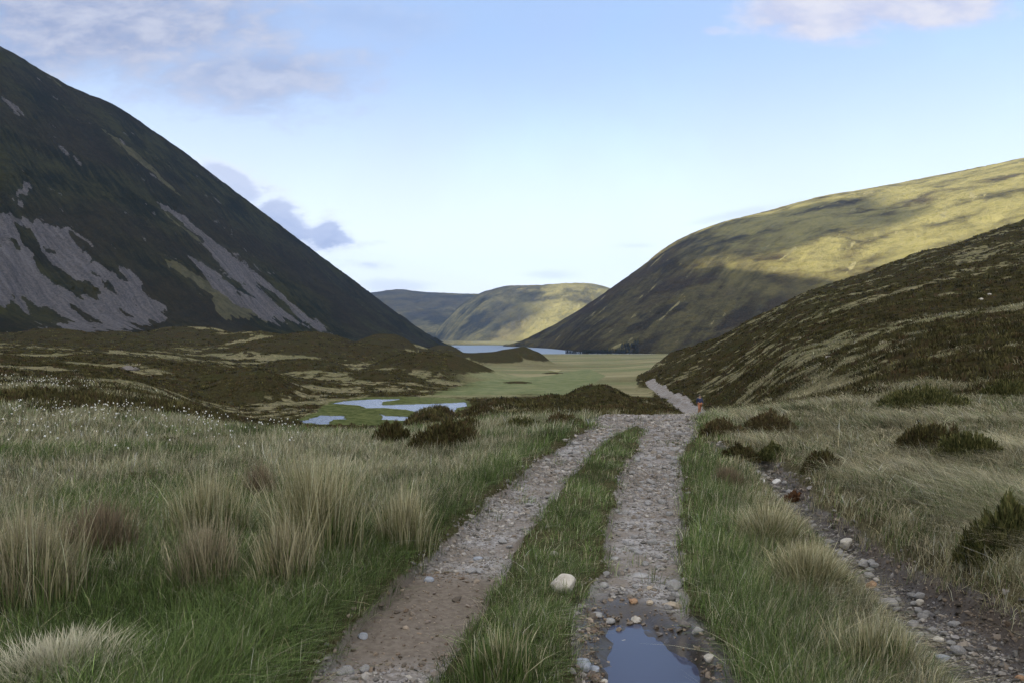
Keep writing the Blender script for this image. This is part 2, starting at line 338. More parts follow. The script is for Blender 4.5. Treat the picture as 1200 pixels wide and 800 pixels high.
def hill_mat(name, c_dark, c_mid, c_brown, c_pale, c_scree, bs=2.0, sc=.02):
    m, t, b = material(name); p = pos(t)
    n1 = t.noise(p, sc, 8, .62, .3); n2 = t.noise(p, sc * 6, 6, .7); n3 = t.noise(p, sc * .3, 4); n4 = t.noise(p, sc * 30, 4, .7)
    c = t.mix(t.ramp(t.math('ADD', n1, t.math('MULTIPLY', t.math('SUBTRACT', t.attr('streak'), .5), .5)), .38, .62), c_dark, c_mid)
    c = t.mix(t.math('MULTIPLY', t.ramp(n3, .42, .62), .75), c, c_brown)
    c = t.mix(t.math('MULTIPLY', t.attr('sun_grass_tint'), t.ramp(n1, .3, .6)), c, t.mix(t.ramp(n2, .35, .65), (.13, .12, .042), (.30, .275, .115)))  # olive tone that brightens the sunlit parts of the slopes by colour
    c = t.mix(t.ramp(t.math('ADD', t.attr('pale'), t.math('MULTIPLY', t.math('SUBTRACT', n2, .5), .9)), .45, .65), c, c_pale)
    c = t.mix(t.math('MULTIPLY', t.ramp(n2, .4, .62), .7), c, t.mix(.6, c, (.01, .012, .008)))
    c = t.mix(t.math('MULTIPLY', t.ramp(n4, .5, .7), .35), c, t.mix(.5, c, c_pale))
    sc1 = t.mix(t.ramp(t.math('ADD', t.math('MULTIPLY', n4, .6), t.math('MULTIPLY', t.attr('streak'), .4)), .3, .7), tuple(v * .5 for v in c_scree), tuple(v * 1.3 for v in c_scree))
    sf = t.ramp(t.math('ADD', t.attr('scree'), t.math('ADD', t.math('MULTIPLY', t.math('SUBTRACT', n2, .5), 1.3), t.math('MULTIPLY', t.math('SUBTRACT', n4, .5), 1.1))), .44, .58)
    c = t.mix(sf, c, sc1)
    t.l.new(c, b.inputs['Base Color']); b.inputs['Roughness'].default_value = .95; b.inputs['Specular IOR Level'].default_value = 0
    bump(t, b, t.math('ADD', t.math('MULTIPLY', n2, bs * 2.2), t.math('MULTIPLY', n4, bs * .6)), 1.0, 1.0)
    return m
def water_mat(name, c=(.02, .02, .018), rough=.04, bs=.15, scale=3.0, dist=.01):
    m, t, b = material(name); p = pos(t)
    b.inputs['Base Color'].default_value = (*c, 1); b.inputs['Roughness'].default_value = rough; b.inputs['IOR'].default_value = 1.333
    bump(t, b, t.noise(t.mapping(p, (.5, 1, 1)), scale, 3, .5), bs, dist)
    return m
def rock_mat(name, c, c2):
    m, t, b = material(name); tc = t.node('ShaderNodeTexCoord').outputs['Object']
    n = t.noise(tc, 9, 6, .7); n2 = t.noise(tc, 45, 4, .7); n3 = t.noise(tc, 3.5, 3)
    cc = t.mix(t.ramp(n, .35, .65), c, c2); cc = t.mix(t.math('MULTIPLY', t.ramp(n2, .55, .75), .5), cc, tuple(v * .45 for v in c)); cc = t.mix(t.math('MULTIPLY', t.ramp(n3, .6, .8), .5), cc, (.12, .13, .08))
    t.l.new(cc, b.inputs['Base Color']); b.inputs['Roughness'].default_value = .85; b.inputs['Specular IOR Level'].default_value = .25
    bump(t, b, t.math('ADD', t.math('MULTIPLY', n, .6), t.math('MULTIPLY', n2, .3)), .7, .02)
    return m
def plain(name, c, rough=.8, sc=20, var=.35):
    m, t, b = material(name); n = t.noise(t.node('ShaderNodeTexCoord').outputs['Object'], sc, 4)
    t.l.new(t.mix(n, tuple(v * (1 - var) for v in c), tuple(min(1, v * (1 + var)) for v in c)), b.inputs['Base Color']); b.inputs['Roughness'].default_value = rough
    return m
M_ground = ground_mat()
M_grass = blade_mat('grass_blades', .25, .06)
M_heath = blade_mat('heather_sprigs', .08, .02, .9)

# ------------------------------------------------------------------ ground sheet
def build_ground():
    azd = np.concatenate([np.linspace(-180, -41, 40)[:-1], np.linspace(-41, 41, 940), np.linspace(41, 180, 40)[1:]])
    seg = lambda a, b, st: np.exp(np.arange(math.log(a), math.log(b), st))
    R = np.concatenate([[0.05, .3], seg(.7, 2.2, .03), seg(2.2, 60, .0098), seg(60, 175, .0048), seg(175, 420, .008), seg(420, 7300, .014)])
    R = R[np.concatenate([[True], np.diff(R) > 1e-4])]
    A, RR = np.meshgrid(np.radians(azd), R)
    x = RR * np.sin(A); y = RR * np.cos(A)
    f = fields(x, y); z = f['z']
    V = np.stack([x.ravel(), y.ravel(), z.ravel()], 1)
    wet = np.clip(sstep(2.6, 1.1, f['pd'] + .5 * f['n0']) , 0, 1) + .55 * f['gul'] * sstep(.3, .1, f['dg'] + .1 * f['n0'])
    at = dict(soil=sstep(34, 14, f['Y']).ravel(), green=f['green'].ravel(), heather=f['heather'].ravel(), track=f['track'].ravel(), gul=f['gul'].ravel(), mud=f['mud'].ravel(), valley=f['valley'].ravel(), wet=np.clip(wet, 0, 1).ravel())
    nr, nc = x.shape; q = quads(nr, nc)[:, ::-1]
    cen = lambda a: a.ravel()[q].mean(1)
    tr = cen(f['track']) > .5; hs = (cen(f['hsm']) > .5) & ~tr
    for name, sel in (('track', tr), ('hillside', hs), ('ground', ~tr & ~hs)):
        v, fq, a2 = compact(V, q, sel, at)
        o = new_mesh(name, v, fq.ravel(), np.arange(len(fq)) * 4, M_ground, a2)
        tag(o, kind='structure')
build_ground()

# ------------------------------------------------------------------ waters
def sheet(name, pts, z, mat, kind='structure'):
    v = np.array([(a, b, z) for a, b in pts]); o = new_mesh(name, v, np.arange(len(v)), [0], mat, smooth=False)
    return tag(o, kind=kind)
sheet('puddle', [(PUD[0] + .55 * math.cos(a), PUD[1] + .95 * math.sin(a)) for a in np.linspace(0, 2 * math.pi, 33)[:-1]], -.105, water_mat('puddle_water', (.050, .058, .095), .03, .12, 5, .004))
sheet('river', [(-45, 76), (10, 76), (10, 121), (-60, 121)], ZR, water_mat('river_water', (.08, .10, .15), .25, .5, 2.5, .05))
sheet('lake', [(-700, 880), (600, 880), (600, 1760), (-700, 1760)], -22.0, water_mat('lake_water', (.09, .12, .17), .35, .8, .4, .3))
_px, _py = 651, 432.0
_Yp = 300.0
_cx = (651 - HX) / F * _Yp
sheet('pond', [(_cx + 2.6 * math.cos(a) * (1 + .2 * math.sin(3 * a)), _Yp + 9 * math.sin(a)) for a in np.linspace(0, 2 * math.pi, 25)[:-1]], float(hgt(_cx, _Yp)[0]) + .25, water_mat('pond_water', (.02, .022, .02), .05, .1, 2.5, .02))

# ------------------------------------------------------------------ mountains
def lofted(name, cols, n_az, n_t, mat, amp, nscale, prof, seed, attrf=None, back=900, crag=0, fall=(-.8, -.6)):
    """cols: (azimuth deg, R foot, z foot, R crest, z crest)"""
    c = np.array(sorted(cols)); lo, hi = c[0, 0], c[-1, 0]; a0, a1 = max(lo, -36), min(hi, 36)
    az = np.unique(np.concatenate([np.linspace(lo, a0, 60), np.linspace(a0, a1, n_az), np.linspace(a1, hi, 60)]))
    Rf, zf, Rc, zc = [pchip(c[:, 0], c[:, k], az) for k in (1, 2, 3, 4)]
    tf = np.linspace(-.12, 1, n_t); tb = np.linspace(0, 1, 40)[1:]
    T = np.concatenate([tf, 1 + tb])[:, None]
    g = prof(np.clip(T, 0, 1))
    R = np.where(T <= 1, Rf + (Rc - Rf) * T, Rc + (T - 1) * back)
    z = np.where(T <= 1, np.where(T < 0, zf + (zc - zf) * T * .8, zf + (zc - zf) * g), zc - (zc + 60) * np.clip(T - 1, 0, 1) ** 1.6)
    a = np.radians(az)[None, :]
    x = R * np.sin(a); y = R * np.cos(a)
    n = fbm(x / nscale, y / nscale, seed, 6, .52)
    al = x * fall[0] + y * fall[1]; ac = y * fall[0] - x * fall[1]
    st = fbm((ac + .25 * nscale * n) / (nscale * .35), al / (nscale * 2.2), seed + 5, 5, .6)
    fade = np.clip(1 - np.abs(T - .5) * 2, 0, 1) ** .5 * .8 + .10
    env = np.where(T > 1, .5, fade) * sstep(-.1, .15, T)
    z = z + nscale * .012 * fbm(x / (nscale * .13), y / (nscale * .13), seed + 3, 5, .6) * sstep(-.1, .2, T)
    z = z + amp * env * (n * .75 + st * .45)
    if crag: z = z + crag * env * np.maximum(fbm(x / 45, y / 45, seed + 9, 5, .6), 0) * 1.5
    at = dict(sun_grass_tint=np.zeros_like(z), streak=st * .5 + .5, scree=np.zeros_like(z), pale=sstep(.15, .6, st + n * .3) * .45)
    if attrf: attrf(x, y, z, T, at)
    V = np.stack([x.ravel(), y.ravel(), z.ravel()], 1); q = quads(*z.shape)
    o = new_mesh(name, V, q[:, ::-1].ravel(), np.arange(len(q)) * 4, mat, {k: np.broadcast_to(v, z.shape).ravel() for k, v in at.items()})
    return tag(o, kind='structure')
def C(px, Yf, pf, Yc, pc):
    a = math.atan((px - HX) / F); k = 1 / math.cos(a)
    return (math.degrees(a), Yf * k, CAMZ - (pf - HY) / F * Yf, Yc * k, CAMZ - (pc - HY) / F * Yc)
left = [C(545, 1440, 408, 1470, 414), C(520, 1250, 406, 1460, 403), C(500, 1100, 405, 1440, 391), C(470, 950, 402, 1400, 370), C(400, 760, 396, 1300, 318), C(330, 640, 392, 1200, 265), C(250, 550, 390, 1100, 205),
        C(210, 520, 389, 1060, 174), C(175, 500, 389, 1020, 150), C(130, 470, 388, 980, 121), C(85, 450, 388, 950, 103), C(60, 440, 388, 930, 89), C(30, 420, 387, 915, 71), C(0, 400, 387, 900, 54), C(-100, 380, 386, 850, 8),
        (-48, 400, 8, 900, 350), (-60, 380, 8, 840, 345), (-90, 330, 8, 800, 345), (-120, 330, 8, 820, 345), (-140, 400, 5, 900, 300), (-160, 600, 5, 1000, 60)]
Z6 = lambda pts: [(a / 2.287, 50 + b / 2.287) for a, b in pts]
Z4 = lambda pts: [(a / 2, b / 2) for a, b in pts]
SCREE = [Z6([(-60, 440), (0, 455), (60, 470), (110, 490), (150, 495), (215, 515), (240, 535), (265, 565), (300, 590), (340, 600), (380, 640), (390, 680), (440, 700), (445, 735), (462, 752), (400, 760), (330, 775), (230, 785), (140, 778), (80, 745), (0, 725), (-60, 715)]),
         Z4([(355, 468), (430, 505), (520, 580), (620, 655), (700, 725), (785, 782), (740, 775), (655, 742), (600, 700), (540, 650), (470, 560), (400, 500)]), Z4([(432, 595), (500, 632), (560, 680), (600, 705), (690, 752), (640, 755), (560, 718), (500, 675)]), Z6([(20, 160), (50, 165), (55, 190), (30, 185)]), Z6([(50, 360), (75, 370), (60, 440), (45, 430)])]
HOLES = [Z6([(30, 480), (90, 500), (110, 560), (150, 600), (200, 630), (292, 680), (260, 688), (170, 664), (110, 622), (105, 580), (60, 540), (40, 500)]), Z6([(190, 512), (250, 545), (300, 590), (325, 620), (280, 604), (220, 555)]),
         Z6([(210, 718), (292, 750), (230, 748)]), Z6([(0, 712), (80, 700), (195, 738), (160, 762), (60, 742), (0, 730)]), Z6([(258, 620), (300, 640), (290, 655), (262, 640)]), Z6([(215, 592), (250, 608), (240, 616)]), Z6([(320, 715), (360, 730), (345, 742)]), Z4([(590, 650), (680, 720), (720, 765), (660, 725)])]
PALE = [Z4([(370, 608), (450, 636), (530, 680), (560, 712), (640, 748), (520, 745), (500, 720), (512, 700), (450, 662)]), Z4([(240, 300), (262, 315), (330, 365), (385, 420), (436, 470), (425, 462), (350, 402), (290, 350)]), Z4([(355, 475), (440, 540), (500, 590), (470, 570), (400, 515)]),
        Z4([(120, 180), (150, 205), (140, 208)])]
def left_attr(x, y, z, T, at):
    P = HX + F * x / np.maximum(y, 1); Q = HY - F * (z - CAMZ) / np.maximum(y, 1)
    al = x * .84 - y * .54; ac = y * .84 + x * .54
    run = fbm(ac / 9, al / 110, 311, 5, .62); D = 34 * run
    P = P + .76 * D + 4 * fbm(x / 12, y / 12, 302, 4); Q = Q + .65 * D + 3 * fbm(x / 14, y / 14, 303, 4)
    run2 = fbm(ac / 3.5, al / 60, 312, 4, .65); at['streak'] = .5 + .55 * run2
    vis = (y > 50) & (T < 1)
    s = np.zeros(z.shape, bool)
    for p in SCREE: s |= inpoly(P, Q, p)
    for p in HOLES: s &= ~inpoly(P, Q, p)
    s &= (run2 * .6 + fbm(x / 18, y / 18, 313, 4)) < .40
    at['scree'] = np.where(s & vis, 1.0, 0.0)
    pl = np.zeros(z.shape, bool)
    for p in PALE: pl |= inpoly(P, Q, p)
    s2 = (fbm(ac / 6, al / 90, 314, 4, .6) > .38) & (Q > 90) & (T < .8); at['scree'] = np.maximum(at['scree'], np.where(s2 & vis, .55, 0))
    at['pale'] = np.clip(np.where(pl & vis, .9, at['pale'] * .75 * sstep(1, .3, T)), 0, 1)
    # small crags high on the left
    cr = fbm(x / 16, y / 16, 305, 4) + .7 * fbm(x / 60, y / 60, 306)
    for _ in range(3):
        q = at['scree']; q[1:-1, 1:-1] = (q[1:-1, 1:-1] * 2 + q[:-2, 1:-1] + q[2:, 1:-1] + q[1:-1, :-2] + q[1:-1, 2:]) / 6
        q = at['pale']; q[1:-1, 1:-1] = (q[1:-1, 1:-1] * 2 + q[:-2, 1:-1] + q[2:, 1:-1] + q[1:-1, :-2] + q[1:-1, 2:]) / 6
    at['scree'] = np.maximum(at['scree'], sstep(.32, .62, cr) * .58 * (T > .3) * (P < 320))
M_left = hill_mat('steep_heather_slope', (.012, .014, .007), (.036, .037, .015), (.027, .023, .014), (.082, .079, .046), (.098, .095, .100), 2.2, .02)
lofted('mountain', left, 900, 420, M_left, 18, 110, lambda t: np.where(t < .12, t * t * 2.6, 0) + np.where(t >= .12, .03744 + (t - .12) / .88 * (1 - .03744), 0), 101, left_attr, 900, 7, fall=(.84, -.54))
right = [C(590, 1540, 405, 1560, 405), C(600, 1515, 405.5, 1580, 403), C(640, 1330, 407.5, 1640, 385), C(680, 1060, 412, 1660, 362), C(700, 1010, 413, 1670, 349), C(744, 960, 414.5, 1700, 318), C(787, 930, 415, 1730, 286), C(809, 915, 415, 1740, 275), C(853, 890, 415, 1760, 259),
         C(897, 860, 414, 1770, 248), C(962, 820, 413, 1780, 231), C(1050, 760, 413, 1780, 216), C(1137, 700, 412, 1740, 200), C(1200, 660, 412, 1700, 188), C(1300, 620, 412, 1650, 170), C(1500, 560, 412, 1600, 140), (60, 600, -8, 1700, 300), (80, 900, -5, 1900, 100)]
def right_attr(x, y, z, T, at):
    P = HX + F * x / np.maximum(y, 1); Q = HY - F * (z - CAMZ) / np.maximum(y, 1)
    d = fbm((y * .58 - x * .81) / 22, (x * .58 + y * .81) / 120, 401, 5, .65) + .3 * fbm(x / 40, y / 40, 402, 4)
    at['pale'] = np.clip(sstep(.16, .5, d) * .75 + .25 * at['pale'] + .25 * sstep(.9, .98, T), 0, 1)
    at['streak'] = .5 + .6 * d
    at['sun_grass_tint'] = np.clip(sstep(760, 960, P + 90 * d + 60 * fbm(x / 120, y / 120, 411) - .9 * (Q - 300)) * sstep(400, 310, Q + 30 * d), 0, 1)  # pale grass, its colour lightened where the sun strikes the mountain
M_right = hill_mat('grassy_mountain_side', (.026, .022, .012), (.075, .066, .027), (.040, .029, .018), (.20, .185, .095), (.25, .24, .23), 2.0, .012)  # heather browns, darkened to deepen the mountain's shaded part
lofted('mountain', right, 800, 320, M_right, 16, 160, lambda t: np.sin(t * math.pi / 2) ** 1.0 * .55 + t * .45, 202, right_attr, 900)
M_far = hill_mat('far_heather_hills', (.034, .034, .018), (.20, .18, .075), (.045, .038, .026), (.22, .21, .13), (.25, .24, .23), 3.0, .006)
farA = [C(330, 3100, 398, 4200, 350), C(432, 3100, 398, 4200, 343), C(467, 3100, 398, 4200, 339.5), C(493, 3100, 398, 4200, 342.5), C(550, 3100, 398, 4200, 344.5), C(600, 3100, 398, 4200, 346), C(700, 3100, 398, 4200, 350), C(900, 3100, 398, 4200, 350)]
farB = [C(500, 3300, 399, 3350, 399), C(520, 2950, 399, 3350, 378), C(545, 2750, 399, 3350, 354), C(570, 2650, 399, 3320, 340.5), C(600, 2600, 399, 3300, 334.5), C(633, 2550, 399, 3280, 334), C(667, 2500, 399, 3250, 332), C(690, 2480, 399, 3220, 332), C(713, 2450, 399, 3200, 337), C(760, 2400, 399, 3100, 350), C(850, 2400, 399, 3000, 380)]
lofted('mountain', farA, 400, 120, M_far, 26, 300, lambda t: np.sin(t * math.pi / 2) * .8 + t * .2, 303, None, 1500)
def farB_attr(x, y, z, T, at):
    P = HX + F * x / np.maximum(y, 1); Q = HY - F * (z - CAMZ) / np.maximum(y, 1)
    at['sun_grass_tint'] = sstep(585, 650, P - .55 * (365 - Q) + 40 * fbm(x / 130, y / 130, 421, 4)) * .95  # sunlight painted as lighter colour right of the diagonal shade edge
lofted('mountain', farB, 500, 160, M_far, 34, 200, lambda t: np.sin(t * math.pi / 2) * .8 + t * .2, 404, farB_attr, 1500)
# added massif, unseen behind the left mountain, to keep the far glen in shade
hid = [(-48, 2300, 0, 2900, 560), (-40, 2300, 0, 2930, 640), (-33, 2500, 0, 3250, 660), (-27, 3000, 0, 3750, 660), (-22, 3600, 0, 4400, 640), (-19, 4200, 0, 4700, 350)]
lofted('mountain', hid, 120, 60, M_far, 20, 300, lambda t: t, 505, None, 1500)

# ------------------------------------------------------------------ blades
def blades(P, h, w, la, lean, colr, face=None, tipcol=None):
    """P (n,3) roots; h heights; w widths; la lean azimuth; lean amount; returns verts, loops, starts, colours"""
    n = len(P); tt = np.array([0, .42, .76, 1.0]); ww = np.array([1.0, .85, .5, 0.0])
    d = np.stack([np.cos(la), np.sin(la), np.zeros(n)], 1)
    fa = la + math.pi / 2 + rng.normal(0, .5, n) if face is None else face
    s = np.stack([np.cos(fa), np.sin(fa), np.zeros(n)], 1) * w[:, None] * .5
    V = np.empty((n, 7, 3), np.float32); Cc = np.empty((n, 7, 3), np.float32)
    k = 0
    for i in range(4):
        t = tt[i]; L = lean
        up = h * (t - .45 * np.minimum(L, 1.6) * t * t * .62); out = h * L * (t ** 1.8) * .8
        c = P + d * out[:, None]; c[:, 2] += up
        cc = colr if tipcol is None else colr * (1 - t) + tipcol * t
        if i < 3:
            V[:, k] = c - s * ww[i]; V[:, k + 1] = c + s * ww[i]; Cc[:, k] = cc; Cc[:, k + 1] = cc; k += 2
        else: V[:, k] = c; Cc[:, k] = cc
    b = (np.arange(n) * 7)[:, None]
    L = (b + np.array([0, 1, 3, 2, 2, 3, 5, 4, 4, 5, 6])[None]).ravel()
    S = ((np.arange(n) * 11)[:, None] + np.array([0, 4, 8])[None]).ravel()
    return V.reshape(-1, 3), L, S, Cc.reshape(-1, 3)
def blade_obj(name, args, mat, parent=None, **kw):
    V, L, S, Cc = blades(*args, **kw)
    return new_mesh(name, V, L, S, mat, {'col': Cc}, parent=parent)
GREEN = np.array([[.100, .150, .042], [.060, .098, .028], [.145, .190, .068], [.080, .110, .044]])
STRAW = np.array([[.40, .36, .24], [.31, .28, .18], [.24, .22, .14], [.50, .46, .34], [.19, .18, .10]]) * np.array([1.0, .98, .93])
GREY = np.array([[.22, .215, .155], [.30, .285, .21], [.15, .16, .09], [.40, .37, .28]]) * np.array([.98, 1.0, .94])
HEATH = np.array([[.050, .048, .020], [.078, .070, .027], [.034, .032, .016], [.085, .060, .032], [.115, .105, .042]])
def pick(pal, n): return pal[rng.integers(0, len(pal), n)] * rng.uniform(.75, 1.25, (n, 1))
TUSS = []
def scatter_grass(n_tuft, per, r0, r1, name, lab):
    u = rng.uniform(r1 ** -.5, r0 ** -.5, n_tuft); R = u ** -2; a = rng.uniform(-1, 1, n_tuft) * np.arctan(.70 + 1.1 / R)
    x = R * np.sin(a); y = R * np.cos(a)
    f = fields(x, y)
    bare = np.maximum(f['track'], sstep(.35, .95, f['gul'])) + (f['pd'] < 1.6)
    sparse_v = np.interp(np.minimum(f['dl'], f['dr']), [0, .12, .3], [.45, .8, 1])
    keep = (rng.uniform(0, 1, n_tuft) > np.maximum(bare * .995, f['heather'] * .96)) & ~f['inw'] & (rng.uniform(0, 1, n_tuft) < sparse_v)
    x, y = x[keep], y[keep]; f = {k: v[keep] for k, v in f.items()}; n = len(x); R = R[keep]
    # character of each tuft
    gz = f['green']; strip = ((f['dl'] < .75) & (f['dr'] < .75)) * (y < 17)
    rb = sstep(-.1, .5, x - np.interp(y, [2, 4.2, 5.6, 7.3, 9.7, 12, 30], [2.2, 2.75, 2.95, 3.1, 3.4, 3.2, 7]))   # right bank beyond the gully
    m1 = fbm(x / 1.3, y / 1.3, 601, 3); m2 = fbm(x / 6, y / 6, 602, 3)
    hb = np.where(strip > 0, .13, .21) * (1 + .35 * m1) * rng.uniform(.7, 1.25, n)
    hb = .86 * hb * np.interp(np.minimum(f['dl'], f['dr']), [0, .35], [.6, 1]) * (1 + .2 * rb) * np.where(rb < .5, np.interp(f['dg'], [.25, .8], [.5, 1]), 1)
    hb = np.where(f['dflat'] > 0, .12, hb)
    la0 = fbm(x / 2.5, y / 2.5, 603, 2) * 2.2 + np.where(rb > .5, math.pi * 1.12, -.3)
    le0 = .5 + .3 * m2 + rb * 1.15
    N = n * per; idx = np.repeat(np.arange(n), per)
    sp = np.maximum(.035, .006 * R) [idx] * rng.uniform(.3, 1.6, N) * np.where(strip[idx] > 0, 1.6, 1.5)
    th = rng.uniform(0, 2 * math.pi, N)
    bx = x[idx] + sp * np.cos(th); by = y[idx] + sp * np.sin(th)
    # bilinear enough: height of each tuft's root, plus slope
    e = .05; gx = (hgt(x + e, y) - f['z']) / e; gy = (hgt(x, y + e) - f['z']) / e
    gx = np.clip(gx, -.8, .8); gy = np.clip(gy, -.8, .8)
    bz = f['z'][idx] + gx[idx] * (bx - x[idx]) + gy[idx] * (by - y[idx]) - .012
    la = np.where(rng.uniform(0, 1, N) < .5 - .32 * rb[idx], th, la0[idx] + rng.normal(0, .45, N))
    lean = np.clip(le0[idx] * rng.uniform(.3, 1.7, N), .05, 2.2); lean = np.where(rng.uniform(0, 1, N) < .14, rng.uniform(1.8, 3.2, N), lean)
    h = hb[idx] * rng.uniform(.55, 1.3, N); w = np.maximum(.0028, .00055 * R[idx]) * rng.uniform(.7, 1.4, N)
    isg = rng.uniform(0, 1, N) < np.clip(gz[idx] * .66 + .13 - .06 * rb[idx] + .25 * (m1[idx] < -.2), 0, .93)
    pale = pick(STRAW, N); grey = pick(GREY, N)
    cc = np.where((rng.uniform(0, 1, N) < np.where(x[idx] < 2, .58, .2))[:, None], grey, pale)
    cc = np.where(isg[:, None], pick(GREEN, N), cc)
    cc = np.where((np.exp(-((x + 1.9) ** 2 / 2.2 + (y - 3.9) ** 2 / 1.5))[idx] > rng.uniform(.15, 1.1, N))[:, None], pick(GREEN, N), cc)
    cc = cc * (np.clip(1 + .55 * m1 + .35 * rng.normal(0, 1, n), .45, 1.7))[idx][:, None] * np.where(rng.uniform(0, 1, N) < .04, 1.5, 1.0)[:, None]
    cc = np.clip(cc, 0, .62)
    o = blade_obj(name, (np.stack([bx, by, bz], 1), h, w, la, lean, cc), M_grass)
    tag(o, lab, 'grass', kind='stuff')
QUAL = 1.0
scatter_grass(int(35000 * QUAL), 26, 2.1, 75, 'grass', 'green and straw coloured moor grass covering the near ground')

def scatter_far(n, r0, r1, name, lab, want_heather, pal, hh, per, mat, ww=.0011):
    lr = rng.uniform(math.log(r0), math.log(r1), n); R = np.exp(lr); a = np.radians(rng.uniform(-36.5, 36.5, n))
    x = R * np.sin(a); y = R * np.cos(a); f = fields(x, y)
    ok = (f['track'] < .3) & ~f['inw'] & (f['gul'] < .3) & (f['dflat'] < .5)
    ok &= (f['heather'] > .45) if want_heather else (f['heather'] < .5)
    ok &= f['valley'] < .5
    x, y, R = x[ok], y[ok], R[ok]; z = f['z'][ok]; n = len(x)
    idx = np.repeat(np.arange(n), per); N = n * per
    s = (.16 + .0028 * R)[idx] * np.sqrt(rng.uniform(0, 1, N)); th = rng.uniform(0, 2 * math.pi, N)
    size = (hh * (1 + .0022 * R) * rng.uniform(.6, 1.4, n))[idx]
    prof = 1 - .5 * (s / (.16 + .0028 * R)[idx]) ** 2
    bx = x[idx] + s * np.cos(th); by = y[idx] + s * np.sin(th)
    e = .4; gx = (hgt(x + e, y) - z) / e; gy = (hgt(x, y + e) - z) / e
    bz = z[idx] + np.clip(gx, -.8, .8)[idx] * (bx - x[idx]) + np.clip(gy, -.8, .8)[idx] * (by - y[idx]) - .02
    h = size * prof * rng.uniform(.7, 1.15, N); w = np.maximum(.006, ww * R[idx]) * rng.uniform(.7, 1.4, N)
    cc = (pick(pal, n) * 1.0)[idx] * rng.uniform(.7, 1.3, (N, 1))
    o = blade_obj(name, (np.stack([bx, by, bz], 1), h, w, th, rng.uniform(.1, .9, N), cc), mat)
    tag(o, lab, 'ground cover', kind='stuff')
scatter_far(int(52000 * QUAL), 14, 440, 'heather', 'dark heather patches covering the hillside and mounds', True, HEATH * .86, .24, 10, M_heath, .0011)
scatter_far(int(7000 * QUAL), 45, 300, 'hill_grass', 'pale bent grass between the heather of the hillside', False, np.concatenate([STRAW, GREY]) * .6, .2, 10, M_grass)

# ------------------------------------------------------------------ cotton grass: white heads over the meadow's far edge
def ico(sub):
    import bmesh
    bm = bmesh.new(); bmesh.ops.create_icosphere(bm, subdivisions=sub, radius=1)
    v = np.array([p.co[:] for p in bm.verts]); f = np.array([[q.index for q in fc.verts] for fc in bm.faces]); bm.free(); return v, f
ICO1, FAC1 = ico(1); ICO2, FAC2 = ico(2); ICO4, FAC4 = ico(4); ICO3, FAC3 = ico(3)
def blobs(name, P, S, colr, mat, tmpl=(ICO1, FAC1), jit=.18, smooth=False, parent=None):
    v0, f0 = tmpl; n = len(P); k = len(v0)
    V = v0[None] * (1 + rng.normal(0, jit, (n, k, 1))) * S[:, None, :]
    a = rng.uniform(0, 2 * math.pi, n); c, s = np.cos(a)[:, None], np.sin(a)[:, None]
    tl = rng.normal(0, .35, (n, 1))
    x, y, z = V[..., 0], V[..., 1], V[..., 2]
    y, z = y * np.cos(tl) - z * np.sin(tl), y * np.sin(tl) + z * np.cos(tl)
    V = np.stack([x * c - y * s, x * s + y * c, z], -1) + P[:, None, :]
    Fc = (f0[None] + (np.arange(n) * k)[:, None, None]).reshape(-1)
    at = {'col': np.repeat(colr, k, 0)}
    return new_mesh(name, V.reshape(-1, 3), Fc, np.arange(n * len(f0)) * 3, mat, at, smooth=smooth, parent=parent)
def cotton():
    pts = []
    while len(pts) < 300:
        px = rng.uniform(-10, 360)
        Y = 17 * math.exp(rng.normal(0, .16)) if rng.uniform() < .93 else rng.uniform(9, 13)
        if px > 260 and rng.uniform() < .5: continue
        pts.append(((px - HX) / F * Y, Y))
    for _ in range(160):
        px = rng.uniform(0, 110); Y = rng.uniform(34, 60); pts.append(((px - HX) / F * Y, Y))
    p = np.array(pts); f = fields(p[:, 0], p[:, 1]); p = p[f['heather'] < .5]; z = hgt(p[:, 0], p[:, 1]); n = len(p)
    h = rng.uniform(.22, .38, n); P = np.stack([p[:, 0], p[:, 1], z], 1)
    V, L, S, Cc = blades(P, h, np.full(n, .006), rng.uniform(0, 6.28, n), np.full(n, .1), np.tile([[.12, .13, .06]], (n, 1)))
    v0, f0 = ICO1, FAC1; k = 12
    sc = (rng.uniform(.007, .016, n) * np.clip(p[:, 1] / 16, .8, 2))
    top = P + np.stack([0 * h, 0 * h, h * .97], 1)
    B = (v0[None] * (1 + rng.normal(0, .25, (n, k, 1))) * sc[:, None, None] * np.array([1, 1, 1.15]) + top[:, None]).reshape(-1, 3)
    F2 = (f0[None] + (np.arange(n) * k)[:, None, None]).reshape(-1) + len(V)
    VV = np.concatenate([V, B]); LL = np.concatenate([L, F2]); SS = np.concatenate([S, len(L) + np.arange(n * len(f0)) * 3])
    CC = np.concatenate([Cc, np.tile([[.78, .78, .76]], (len(B), 1))])
    o = new_mesh('cotton_grass', VV, LL, SS, M_grass, {'col': CC})
    tag(o, 'white tufted cotton grass heads along the far edge of the meadow', 'cotton grass', kind='stuff')
cotton()

